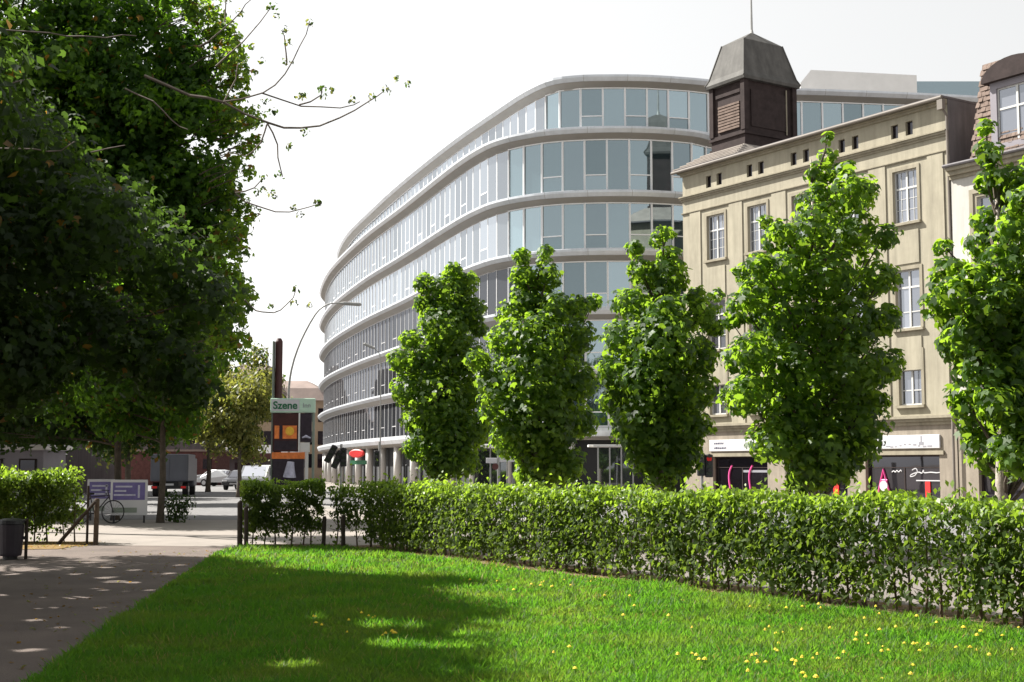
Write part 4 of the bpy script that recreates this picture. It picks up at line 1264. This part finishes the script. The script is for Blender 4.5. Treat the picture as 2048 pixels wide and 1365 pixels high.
def hedge(name, label, a, b, thick, h, bare, dens, size, seed, group='clipped hedges round the lawn', shoots=True):
    """Clipped hedge from a to b (front foot line), leaves thinning towards the bare stems."""
    rg = np.random.default_rng(seed)
    a, b = Vector(a), Vector(b)
    L = (b - a).length
    d = (b - a) / L
    n_ = Vector((-d.y, d.x))
    if n_.y < 0:
        n_ = -n_
    t = thing(name, label, 'hedge', (a.x, a.y, 0), math.atan2(d.y, d.x), group)
    sgn = 1.0 if n_.dot(Vector((-d.y, d.x))) > 0 else -1.0
    N = int(L * h * dens)
    s = rg.random(N) * L
    # most leaves near the clipped faces
    u = rg.random(N)
    face = rg.random(N)
    y = np.where(face < 0.5, rg.beta(1.0, 3.5, N) * thick, np.where(face < 0.8, thick - rg.beta(1.0, 3.5, N) * thick, u * thick))
    wob = 0.05 * np.sin(s * 2.1 + seed) + 0.04 * np.sin(s * 5.3)
    z = h * (1 - rg.beta(1.0, 1.2, N) * 0.98) + wob
    keep = rg.random(N) < np.clip((z - bare) / 0.32, 0.05, 1.0) * (0.72 + 0.28 * np.sin(s * 3.3 + 2 * np.sin(s * 1.1)))
    n2 = np.sin(s * 6.3 + 2.2 * np.sin(z * 5.1 + s)) * np.sin(z * 8.7 + 2.0 * np.sin(s * 3.7))
    keep &= (n2 > -0.35) | (rg.random(N) < 0.22) | (z > h - 0.2)
    if shoots:
        ns = int(L * 130)
        ss, yy = rg.random(ns) * L, rg.random(ns) * thick
        zz = h + rg.exponential(0.038, ns) * (1 + np.sin(ss * 4.1)) - 0.03
        s, y, z = np.r_[s[keep], ss], np.r_[y[keep], yy], np.r_[z[keep], zz]
    else:
        s, y, z = s[keep], y[keep], z[keep]
    y = y + 0.05 * np.sin(s * 3.7 + z * 4) + rg.normal(0, 0.02, len(y))
    P = np.stack([s, y * sgn, z], 1)
    nn = np.stack([rg.normal(0, 0.7, len(s)), np.where(y < thick * 0.5, -0.5, 0.5) * sgn + rg.normal(0, 0.5, len(s)), 0.55 + rg.normal(0, 0.5, len(s))], 1)
    v, f = leaves(P, nn, size * rg.uniform(0.6, 1.25, len(s)), OVAL)
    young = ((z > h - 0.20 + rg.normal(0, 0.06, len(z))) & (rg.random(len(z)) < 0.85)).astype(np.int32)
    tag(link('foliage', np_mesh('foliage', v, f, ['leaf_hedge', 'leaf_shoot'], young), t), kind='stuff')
    st = MB()
    q = 0.05
    rr = random.Random(seed)
    while q < L:
        yb = thick * rr.uniform(0.3, 0.7) * sgn
        top = h * rr.uniform(0.75, 0.98)
        st.tube([(q, yb, -0.02), (q + rr.uniform(-.05, .05), yb, 0.35), (q + rr.uniform(-.1, .1), yb + rr.uniform(-.1, .1), top)], [rr.uniform(0.014, 0.028), 0.014, 0.004], 5)
        for _ in range(6):
            z0 = rr.uniform(0.12, h * 0.8)
            st.tube([(q, yb, z0), (q + rr.uniform(-.3, .3), thick * rr.uniform(0.0, 1.0) * sgn, z0 + rr.uniform(0.03, 0.4))], [0.007, 0.003], 4)
        q += rr.uniform(0.16, 0.34)
    tag(st.build('stems', 'stem', t), kind='stuff')
    return t


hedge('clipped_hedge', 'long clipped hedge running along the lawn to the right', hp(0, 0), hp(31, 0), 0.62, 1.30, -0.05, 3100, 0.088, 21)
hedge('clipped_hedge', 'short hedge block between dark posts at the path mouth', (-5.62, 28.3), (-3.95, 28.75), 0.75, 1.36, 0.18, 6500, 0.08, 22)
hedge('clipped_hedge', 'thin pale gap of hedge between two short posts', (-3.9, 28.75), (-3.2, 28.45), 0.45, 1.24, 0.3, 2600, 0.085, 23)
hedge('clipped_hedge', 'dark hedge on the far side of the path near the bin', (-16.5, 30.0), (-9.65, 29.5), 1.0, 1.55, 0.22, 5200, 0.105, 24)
sb = thing('low_shrub', 'low dark shrub at the foot of the slim trunk', 'shrub', (-10.2, 41.2, 0))
crown_obj('foliage', [(0, 0, 0.35, 0.38), (0.25, 0.1, 0.55, 0.3), (-0.15, 0.2, 0.7, 0.3), (0.1, 0, 0.2, 0.35)], 110, 0.11, OVAL, 'leaf_old', 0, sb)
MB().tube([(0, 0.05, 0), (0.05, 0.05, 0.5)], [0.03, 0.015], 6).build('stem', 'stem', sb)

# ------------------------------------------------------------------ fallen leaves
fl_p = []
for _ in range(1500):
    s_, w_ = random.uniform(-0.3, 31), random.gauss(0.25, 0.28)
    x, y = hp(s_, w_)
    fl_p.append((x, y, 0.012))
for _ in range(900):
    fl_p.append((random.uniform(-15, -8.9), 28.9 + random.gauss(0, 0.7), 0.012))
for _ in range(260):
    y = random.uniform(10.5, 27)
    fl_p.append((float(np.interp(y, [0, 10.6, 26.5], [-2.35, -3.72, -5.75])) - abs(random.gauss(0, 1.2)), y, 0.006))
fl_p = np.array(fl_p)
fl_n = np.tile(np.array([0, 0, 1.0]), (len(fl_p), 1)) + RNG.normal(0, 0.25, (len(fl_p), 3))
v, f = leaves(fl_p, fl_n, 0.06 * RNG.uniform(0.6, 1.3, len(fl_p)), OVAL)
tag(link('fallen_leaves', np_mesh('fallen_leaves', v, f, ['leaf_rust', 'leaf_olive'], (RNG.random(len(fl_p)) < 0.35).astype(np.int32))), 'brown fallen leaves along hedge foot and path', 'leaves', None, 'stuff')

# ------------------------------------------------------------------ grass and dandelions


def in_lawn(x, y):
    ok = y > 9.0
    edge_x = np.interp(y, [-20, 0, 10.6, 19.5, 26.5, 28.4], [-2.2, -2.35, -3.72, -4.9, -5.75, -5.6])
    ok &= x > edge_x + 0.02
    dist = (x - HA.x) * HN.x + (y - HA.y) * HN.y
    ok &= dist < -0.10
    ok &= y < 28.5
    ok &= x < 0.41 * y + 1.0
    return ok


N = 900000
yy = 1.0 / RNG.uniform(1 / 29.0, 1 / 9.2, N)
xx = RNG.uniform(-0.42, 0.42, N) * yy
k = in_lawn(xx, yy)
xx, yy = xx[k][:330000], yy[k][:330000]
n = len(xx)
clump = 0.5 + 0.5 * np.sin(xx * 3.1 + np.sin(yy * 2.3) * 2) * np.sin(yy * 2.7 + np.cos(xx * 1.9) * 2)
tuft = np.clip(np.sin(xx * 1.3 + 1.7 * np.sin(yy * 0.9)) * np.sin(yy * 1.1 + 1.3 * np.cos(xx * 0.8)), 0, 1)
worn = (np.sin(xx * 0.9 + 2.1 * np.sin(yy * 0.53)) * np.sin(yy * 0.77 + 1.9 * np.sin(xx * 0.61)) > 0.72) & (RNG.random(n) < 0.6)
hgt = np.where(worn, 0.3, 1.0) * (0.03 + 0.045 * RNG.random(n) + 0.05 * RNG.random(n) ** 6) * (0.65 + 0.5 * clump + 0.5 * tuft)
wid = (0.0045 + 0.00040 * yy) * RNG.uniform(0.7, 1.4, n)
ang = RNG.uniform(0, 2 * math.pi, n)
lean = RNG.normal(0, 0.6, (n, 2)) * hgt[:, None]
v = np.zeros((n, 3, 3))
v[:, 0, 0], v[:, 0, 1] = xx - np.cos(ang) * wid, yy - np.sin(ang) * wid
v[:, 1, 0], v[:, 1, 1] = xx + np.cos(ang) * wid, yy + np.sin(ang) * wid
v[:, 2, 0], v[:, 2, 1], v[:, 2, 2] = xx + lean[:, 0], yy + lean[:, 1], hgt
mi = (RNG.random(n) < 0.03 + 0.10 * (clump < 0.25)).astype(np.int32)
tag(link('grass', np_mesh('grass', v.reshape(-1, 3), np.arange(n * 3).reshape(n, 3), ['grass_blade', 'grass_dry'], mi)),
    'short green grass covering the lawn', 'grass', None, 'stuff')
dm = MB()
dm.tube([(0, 0, 0), (0.005, 0, 0.07)], [0.004, 0.003], 4)
dm.cur = 1
for r, z in ((0.030, 0.075), (0.022, 0.083)):
    ring_ = [(r * (1 if i % 2 else 0.72) * math.cos(i * math.pi / 8), r * (1 if i % 2 else 0.72) * math.sin(i * math.pi / 8), z) for i in range(16)]
    dm.add(ring_ + [(0, 0, z + 0.012)], [(i, (i + 1) % 16, 16) for i in range(16)])
dme = dm.mesh('dandelion', ['bottle_green', 'petal'])
rg = random.Random(77)
spots = []
for cx, cy, m, sp in ((3.1, 11.6, 12, 0.55), (2.2, 11.3, 9, 0.4), (2.6, 13.3, 8, 0.5), (4.9, 14.0, 12, 0.7), (1.1, 17.5, 7, 0.7), (0.4, 19.0, 6, 0.6), (-1.6, 14.6, 6, 0.35), (-1.2, 13.2, 5, 0.3), (1.5, 12.0, 7, 0.8), (4.2, 12.4, 7, 0.8), (3.6, 15.4, 6, 0.6), (0.6, 22, 4, 0.6)):
    for _ in range(int(m * 1.5)):
        spots.append((cx + rg.gauss(0, sp), cy + rg.gauss(0, sp)))
for x, y in spots:
    if bool(in_lawn(np.array([x]), np.array([y]))[0]):
        o = tag(link('dandelion', dme, None, (x, y, 0), rg.uniform(0, 6)), 'small yellow dandelion flowering in the lawn', 'flower', 'dandelions scattered over the lawn')
        s = rg.uniform(0.5, 0.9)
        o.scale = (s, s, rg.uniform(0.7, 1.2))

# ------------------------------------------------------------------ posts, bin, stakes
PO = [(-5.62, 28.15, 0.95, 'dark wooden post at the hedge corner beside the path'), (-5.47, 28.05, 0.85, 'second dark wooden post close beside the corner post'),
      (-3.97, 28.7, 0.62, 'short dark post where the hedge block ends'), (-3.48, 28.15, 0.66, 'dark post at the start of the long hedge'),
      (-8.95, 29.3, 0.98, 'brownish wooden post at the end of the dark hedge'), (-9.2, 29.5, 1.25, 'thin dark stake by the end of the dark hedge')]
for x, y, h, lb in PO:
    r = 0.055 if h > 0.9 and h < 1.2 else 0.045
    if h > 1.2:
        r = 0.028
    m = MB()
    m.tube([(x, y, -0.05), (x + random.uniform(-.02, .02), y, h - 0.03), (x + random.uniform(-.02, .02), y, h)], [r, r * 0.95, r * 0.7], 9)
    tag(m.build('wooden_post', 'stem' if 'brownish' in lb else 'post_wood'), lb, 'post', 'wooden posts by the hedges')
tag(MB().tube([(-9.75, 29.25, 0.0), (-9.35, 29.2, 0.45), (-8.95, 29.2, 0.92)], [0.04, 0.04, 0.035], 7).build('leaning_stake', 'post_wood'), 'dark stake leaning diagonally out of the far hedge', 'stake')
bn = thing('litter_bin', 'dark litter bin beside the path at the picture edge', 'bin', (-9.05, 24.6, 0))
MB().tube([(0, 0, 0.06), (0, 0, 0.1), (0, 0, 0.60), (0, 0, 0.62)], [0.19, 0.2, 0.235, 0.235], 20).build('body', 'plastic_dark', bn, smooth=False)
MB().tube([(0, 0, 0.63), (0, 0, 0.70), (0, 0, 0.73)], [0.25, 0.24, 0.12], 20).build('lid', 'metal_dark', bn)
MB().tube([(0.27, 0.03, 0), (0.27, 0.03, 0.72)], 0.03, 8).build('support_post', 'post_wood', bn)
MB().box(0.2, 0.27, 0.0, 0.06, 0.35, 0.41).build('bracket', 'metal_dark', bn)
MB().cyl(0, 0, 0, 0.07, 0.13, 16).build('foot', 'metal_dark', bn)

# ------------------------------------------------------------------ poster boards and bicycle by the trees
for x0, x1, y, lb in ((-13.2, -12.35, 42.2, 'white poster board with violet field left of the thin trunk'), (-12.0, -10.9, 40.6, 'white poster board with violet field and white lines beside the slim trunk')):
    t = thing('poster_board', lb, 'poster board', ((x0 + x1) / 2, y, 0), 0, 'poster boards by the street trees')
    hw_ = (x1 - x0) / 2
    MB().box(-hw_, hw_, 0, 0.05, 0.22, 1.28, 0.01).build('panel', 'sign_white', t)
    MB().box(-hw_ + 0.07, hw_ - 0.07, -0.008, -0.001, 0.68, 1.2).build('violet_field', 'violet', t)
    MB().box(-hw_ + 0.05, hw_ - 0.3, -0.008, -0.001, 0.30, 0.45).build('green_print', 'metal_green', t)
    ink = MB()
    for zz, xs_, ln in ((1.05, 0.15, 0.5), (0.92, 0.12, 0.35), (0.80, 0.1, 0.65)):
        ink.box(-hw_ + xs_, min(-hw_ + xs_ + ln, hw_ - 0.12), -0.012, -0.0085, zz, zz + 0.05)
    ink.box(hw_ - 0.28, hw_ - 0.22, -0.012, -0.0085, 0.74, 1.12)
    ink.build('print_lines', 'skin_print', t)
    for s in (-1, 1):
        MB().box(s * (hw_ - 0.1) - 0.025, s * (hw_ - 0.1) + 0.025, 0.052, 0.1, 0, 1.2).build('leg', 'metal_dark', t)
bi = thing('bicycle', 'dark bicycle leaning by the poster boards', 'bicycle', (-12.2, 39.9, 0), math.radians(35))
for x in (-0.5, 0.5):
    wh = MB()
    cir = [(x + 0.33 * math.cos(a), 0, 0.34 + 0.33 * math.sin(a)) for a in np.linspace(0, 2 * math.pi, 25)]
    wh.tube(cir, 0.018, 6, cap=False)
    for a in np.linspace(0, math.pi, 8, endpoint=False):
        wh.tube([(x + 0.32 * math.cos(a), 0, 0.34 + 0.32 * math.sin(a)), (x - 0.32 * math.cos(a), 0, 0.34 - 0.32 * math.sin(a))], 0.003, 3)
    wh.build('wheel', 'rubber', bi)
fr = MB()
for a, b in (((-0.5, 0, 0.34), (-0.05, 0, 0.3)), ((-0.5, 0, 0.34), (-0.18, 0, 0.75)), ((-0.05, 0, 0.3), (-0.2, 0, 0.85)), ((-0.05, 0, 0.3), (0.36, 0, 0.78)), ((-0.18, 0, 0.78), (0.35, 0, 0.82)), ((0.5, 0, 0.34), (0.33, 0, 0.95))):
    fr.tube([a, b], 0.018, 7)
fr.build('frame', 'plastic_dark', bi)
MB().box(-0.33, -0.08, -0.07, 0.07, 0.85, 0.91, 0.02).build('saddle', 'rubber', bi)
MB().tube([(0.2, -0.25, 0.98), (0.33, -0.1, 0.97), (0.33, 0.1, 0.97), (0.2, 0.25, 0.98)], 0.014, 6).build('handlebar', 'metal_dark', bi)

# ------------------------------------------------------------------ vehicles


def car(label, loc, rz, paint, group='cars on the far street'):
    """Saloon, nose towards -y."""
    t = thing('parked_car', label, 'car', loc, rz, group)
    prof = [(-2.1, 0.35), (-2.12, 0.62), (-1.95, 0.78), (-1.0, 0.92), (-0.35, 1.36), (0.2, 1.44), (0.95, 1.40), (1.55, 1.02), (2.1, 0.95), (2.15, 0.6), (2.1, 0.35)]
    rings = []
    for x, k in ((-0.86, 0.0), (-0.82, 1.0), (0.82, 1.0), (0.86, 0.0)):
        rings.append([(x * (0.82 if (z > 1.0) else 1.0), y * (1.0 if k else 0.985), z if k else 0.35 + (z - 0.35) * 0.97) for y, z in prof])
    b = MB()
    b.loft(rings)
    b.build('body', paint, t, smooth=False)
    MB().add([(-0.66, -0.97, 0.95), (0.66, -0.97, 0.95), (0.60, -0.40, 1.345), (-0.60, -0.40, 1.345)], [(0, 1, 2, 3)]).build('windscreen', 'glass_car', t)
    MB().add([(-0.60, 1.54, 1.05), (0.60, 1.54, 1.05), (0.58, 1.02, 1.375), (-0.58, 1.02, 1.375)], [(0, 3, 2, 1)]).build('rear_window', 'glass_car', t)
    for s in (-1, 1):
        MB().add([(s * 0.74, -0.75, 0.98), (s * 0.74, 1.35, 1.02), (s * 0.70, 0.9, 1.33), (s * 0.70, -0.28, 1.32)], [(0, 1, 2, 3)]).build('side_window', 'glass_car', t)
        MB().box(s * 0.62 - 0.16, s * 0.62 + 0.16, -2.13, -2.05, 0.58, 0.72, 0.02).build('headlight', 'sign_white', t)
        MB().box(s * 0.68 - 0.12, s * 0.68 + 0.12, 2.08, 2.16, 0.66, 0.84, 0.02).build('tail_light', 'lens_red', t)
        for y in (-1.35, 1.3):
            wo = MB().tube([(s * 0.66, y, 0.32), (s * 0.87, y, 0.32)], 0.32, 20).build('wheel', 'rubber', t)
            MB().tube([(s * 0.872, y, 0.32), (s * 0.885, y, 0.32)], 0.19, 14).build('rim', 'car_silver', wo)
    MB().box(-0.26, 0.26, -2.14, -2.12, 0.42, 0.52).build('number_plate', 'sign_white', t)
    return t


car('dark car with bright windscreen by the hedge block', (-19.9, 100, 0), math.radians(-6), 'car_dark')
car('grey car parked before the low pavilion', (-25.2, 118, 0), math.radians(70), 'car_silver')
tk = thing('box_truck', 'dark blue grey box truck seen from behind on the shaded road', 'truck', (-19.45, 77.0, 0), math.radians(8))
MB().box(-1.05, 1.05, 0, 4.2, 0.85, 2.4, 0.04).build('cargo_box', 'truck_blue', tk)
MB().box(-1.0, 1.0, 4.3, 6.0, 0.5, 2.2, 0.08).build('cab', 'truck_blue', tk)
MB().box(-0.5, 0.5, 0.1, 5.6, 0.48, 0.84).build('chassis', 'metal_dark', tk)
MB().box(-0.98, 0.98, -0.06, 0.06, 0.42, 0.60).build('bumper', 'metal_dark', tk)
MB().box(-0.95, -0.02, -0.03, -0.001, 0.95, 2.3).build('rear_door', 'truck_blue', tk)
MB().box(0.02, 0.95, -0.03, -0.001, 0.95, 2.3).build('rear_door', 'truck_blue', tk)
for s in (-1, 1):
    MB().box(s * 0.8 - 0.14, s * 0.8 + 0.14, -0.08, -0.061, 0.46, 0.58).build('tail_light', 'lens_red', tk)
    for y in (0.9, 5.0):
        wo = MB().tube([(s * 0.68, y, 0.4), (s * 0.98, y, 0.4)], 0.4, 20).build('wheel', 'rubber', tk)
        MB().tube([(s * 0.982, y, 0.4), (s * 1.0, y, 0.4)], 0.22, 14).build('rim', 'metal_grey', wo)
MB().box(-0.26, 0.26, -0.085, -0.061, 0.62, 0.73).build('number_plate', 'sign_white', tk)
vn = thing('white_van', 'white van half hidden behind the hedge block at the yellowish tree', 'van', (-15.9, 86, 0), math.radians(82))
MB().prism([(-2.2, 0.35), (-2.2, 0.95), (-1.6, 1.1), (-1.0, 1.75), (2.2, 1.80), (2.25, 0.35)], -0.85, 0.85).build('body', 'car_white', vn)
MB().add([(-1.62, -0.75, 1.1), (-1.62, 0.75, 1.1), (-1.03, 0.7, 1.72), (-1.03, -0.7, 1.72)], [(0, 1, 2, 3)]).build('windscreen', 'glass_car', vn)
for s in (-1, 1):
    MB().box(-0.95, 0.1, s * 0.86 - 0.005, s * 0.86 + 0.005, 1.12, 1.62).build('side_window', 'glass_car', vn)
    for x in (-1.35, 1.45):
        MB().tube([(x, s * 0.66, 0.32), (x, s * 0.88, 0.32)], 0.32, 20).build('wheel', 'rubber', vn)

# ------------------------------------------------------------------ advertising tower, lamps, signals
ad = thing('advertising_tower', 'advertising tower with white name board, orange posters and tall dark mast', 'billboard', (-10.05, 62, 0))
MB().tube([(-0.74, 0.3, 0), (-0.74, 0.3, 7.45), (-0.74, 0.3, 7.6)], [0.17, 0.17, 0.1], 16).build('mast', 'maroon', ad)
MB().box(-1.0, -0.93, 0.05, 0.4, 0, 7.45).build('mast_edge', 'metal_green', ad)
hb = MB().box(-1.02, 1.02, -0.12, 0.12, 4.14, 4.80, 0.02).build('name_board', 'sign_mint', ad)
MB().box(-0.96, 0.30, -0.135, -0.121, 4.22, 4.74).build('name_field', 'sign_white', hb)
MB().box(0.32, 0.98, -0.135, -0.121, 4.22, 4.74).build('name_field', 'sign_mint', hb)


def lettering(txt, size, loc, m, parent, bold=0.0):
    cu = bpy.data.curves.new('lettering', 'FONT')
    cu.body = txt
    cu.size = size
    cu.extrude = 0.006
    cu.offset = bold
    cu.align_x = 'LEFT'
    cu.materials.append(MATS[m])
    tmp = bpy.data.objects.new('lettering', cu)
    me = bpy.data.meshes.new_from_object(tmp)
    bpy.data.objects.remove(tmp)
    o = link('lettering', me, parent, loc)
    o.rotation_euler = (math.radians(90), 0, 0)
    return o


lettering('Szene', 0.48, (-0.90, -0.142, 4.32), 'sign_green', hb, 0.012)
lettering('Inn', 0.30, (0.46, -0.142, 4.38), 'sign_grey', hb)
MB().box(-0.90, 0.26, -0.08, 0.10, 2.36, 4.12).build('poster', 'maroon', ad)
pa = MB().box(-0.82, 0.20, -0.09, -0.081, 2.95, 3.55).build('poster_print', 'orange', ad)
MB().box(-0.60, -0.45, -0.097, -0.091, 2.95, 3.55).build('figure_print', 'poster_dark', pa)
fg = MB()
for cx, cz, rx, rz_ in ((-0.12, 3.3, 0.19, 0.2),):
    fg.tube([(cx, -0.105, cz), (cx, -0.092, cz)], 0.2, 16)
fg.build('face_print', 'yellow', pa)
MB().box(-0.82, 0.20, -0.088, -0.081, 2.44, 2.86).build('caption_print', 'poster_dark', ad)
MB().box(0.28, 0.33, -0.1, 0.12, 2.33, 4.13).build('divider', 'paint_white', ad)
MB().box(0.36, 0.86, -0.08, 0.10, 2.80, 4.12).build('side_poster', 'poster_dark', ad)
MB().tube([(0.45, -0.09, 3.0), (0.62, -0.1, 3.06), (0.84, -0.09, 2.98)], [0.03, 0.07, 0.03], 8).build('car_print', 'skin_print', ad)
MB().box(0.36, 0.78, -0.06, 0.10, 2.34, 2.78).build('grey_panel', 'concrete_white', ad)
MB().box(-0.92, 0.58, -0.12, 0.12, 2.03, 2.33, 0.01).build('orange_strip', 'orange', ad)
MB().box(-0.88, 0.54, -0.1, 0.1, 0.7, 2.02).build('lower_poster', 'poster_dark', ad)
MB().tube([(-0.1, -0.12, 1.2), (-0.08, -0.15, 1.55), (-0.05, -0.12, 1.9)], [0.3, 0.22, 0.16], 12).build('person_print', 'skin_print', ad)
MB().box(0.58, 0.72, -0.05, 0.1, 0, 2.33).build('post', 'concrete_white', ad)
MB().box(0.90, 1.0, -0.05, 0.1, 0, 4.13).build('post', 'metal_green', ad)
for label, pts, head, hd in (('tall street lamp with long curved arm above the advertising tower', [(-10.88, 66, 0), (-10.88, 66, 3.2), (-10.93, 66, 5.2), (-10.81, 66, 6.4), (-10.53, 66, 7.4), (-10.17, 66, 8.25), (-9.69, 66, 9.12), (-9.33, 66, 9.5), (-8.9, 66, 9.68), (-8.4, 66, 9.71)], ((-8.5, 66, 9.70), (-7.4, 66, 9.62)), 0.09),
                             ('street lamp with short arm in front of the long glass side', [(-7.4, 76, 0), (-7.4, 76, 5), (-7.43, 76, 7.6), (-7.54, 76, 8.1), (-7.8, 76, 8.37)], ((-7.75, 76, 8.33), (-8.4, 76, 8.62)), 0.08)):
    t = thing('street_lamp', label, 'street lamp', (pts[0][0], pts[0][1], 0), 0, 'street lamps')
    bx, by = pts[0][0], pts[0][1]
    cs = catmull([Vector(p) for p in pts], 0.4)
    n = len(cs)
    MB().tube([(p.x - bx, p.y - by, p.z) for p in cs], [(0.075 if hd > 0.085 else 0.05) * (1 - 0.55 * i / (n - 1)) for i in range(n)], 8).build('pole', 'metal_grey', t, smooth=True)
    a, b = head
    MB().tube([(a[0] - bx, 0, a[2]), ((a[0] * .8 + b[0] * .2) - bx, 0, a[2] * .8 + b[2] * .2), ((a[0] * .1 + b[0] * .9) - bx, 0, a[2] * .1 + b[2] * .9), (b[0] - bx, 0, b[2])], [0.04, hd, hd, 0.04], 8).build('lamp_head', 'metal_grey', t)
    MB().cyl(0, 0, 0, 0.6, 0.12, 10).build('base', 'metal_grey', t)


def signal(label, loc, heads, pole_h, lit):
    t = thing('traffic_signal', label, 'traffic light', loc, 0, 'traffic signals along the street')
    MB().cyl(0, 0, 0, pole_h, 0.055, 10).build('pole', 'metal_grey', t)
    for k, (dx, z, tilt) in enumerate(heads):
        h = MB().box(-0.14, 0.14, -0.12, 0.1, -0.42, 0.42, 0.03).build('signal_head', 'metal_dark', t, loc=(dx, -0.14, z))
        h.rotation_euler = (0, math.radians(tilt), 0)
        for j in range(3):
            zz = 0.26 - 0.26 * j
            MB().tube([(0, -0.135, zz), (0, -0.121, zz)], 0.095, 14).build('lens', 'lens_red' if (lit == k and j == 0) else 'lens_dark', h)
            MB().tube([(0, -0.24, zz + 0.105), (0, -0.121, zz + 0.115)], [0.07, 0.075], 8).build('visor', 'metal_dark', h)
        MB().box(min(0, dx), max(0, dx) + 0.001, -0.06, -0.03, z - 0.03, z + 0.03).build('bracket', 'metal_dark', t)
    return t


signal('dark traffic signal with tilted heads before the glass side', (-7.75, 61.5, 0), [(-0.45, 2.25, 28), (-0.15, 2.0, 24), (0.12, 2.1, 0)], 2.7, 9)
signal('traffic signal on a thin pole below the red oval sign', (-7.05, 72.0, 0), [(-0.12, 2.1, 0)], 3.0, 9)
signal('traffic signal with red light before the first shop window', (7.0, 50.0, 0), [(-0.05, 1.75, 0), (0.24, 1.7, 0)], 2.4, 1)
tag(MB().tube([(-5.45, 70, 0), (-5.45, 70, 1.75), (-5.45, 70, 1.8)], [0.06, 0.06, 0.03], 10).build('bollard_post', 'metal_dark'), 'tall dark bollard beside the first young maple', 'bollard')
bs = thing('bus_shelter', 'white flat roofed bus shelter between the first two young maples', 'bus shelter', (-1.0, 62, 0))
MB().box(-0.85, 0.85, -0.5, 0.7, 2.58, 2.70, 0.02).build('roof', 'paint_white', bs)
for x in (-0.78, 0.0, 0.78):
    MB().box(x - 0.03, x + 0.03, 0.5, 0.56, 0, 2.58).build('post', 'metal_grey', bs)
for x in (-0.39, 0.39):
    MB().box(x - 0.35, x + 0.35, 0.52, 0.535, 0.25, 2.4).build('glass_wall', 'glass_ground', bs)
MB().box(-0.7, 0.7, 0.1, 0.45, 0.42, 0.47).build('bench', 'metal_grey', bs)
st = thing('stop_sign_post', 'white double sign on a red white post at the bus shelter', 'sign post', (-0.6, 58.5, 0))
MB().cyl(0, 0, 0, 2.9, 0.04, 10).build('pole', 'metal_grey', st)
MB().box(-0.52, -0.05, -0.03, 0.03, 1.83, 2.05, 0.01).build('sign_panel', 'sign_white', st)
MB().box(0.05, 0.85, -0.03, 0.03, 1.88, 2.1, 0.01).build('sign_panel', 'sign_white', st)
MB().tube([(-0.12, -0.07, 1.68), (-0.12, -0.04, 1.68)], 0.14, 16).build('round_sign', 'brick', st)
tag(MB().cyl(0.62, 66, 0, 1.95, 0.17, 14).build('white_pillar', 'paint_white'), 'short white pillar behind the second young maple', 'pillar')
gs = thing('glass_screen', 'white framed glass screen standing between second and third maple', 'glass screen', (4.45, 70, 0))
for x in (0.0, 0.6, 1.2, 1.8):
    MB().box(x - 0.035, x + 0.035, -0.035, 0.035, 0, 2.70).build('post', 'metal_grey', gs)
MB().box(-0.25, 2.05, -0.06, 0.06, 2.70, 2.80).build('top_rail', 'frame_white', gs)
for x in (0.3, 0.9, 1.5):
    MB().box(x - 0.262, x + 0.262, -0.008, 0.008, 0.12, 2.62).build('pane', 'glass_ground', gs)
br_ = thing('bicycle_stand', 'white bent tube stand showing above the hedge at the tallest maple', 'stand', (11.1, 52.0, 0))
cs = catmull([Vector((-0.35, 0, 0)), Vector((-0.3, 0, 0.7)), Vector((0.0, 0, 1.05)), Vector((0.3, 0, 1.02)), Vector((0.32, 0, 0.6)), Vector((0.42, 0, 0.0))], 0.08)
MB().tube([tuple(p) for p in cs], 0.05, 8).build('hoop', 'paint_white', br_)
MB().box(0.22, 0.4, -0.02, 0.02, 0.35, 1.02).build('plate', 'sign_white', br_)
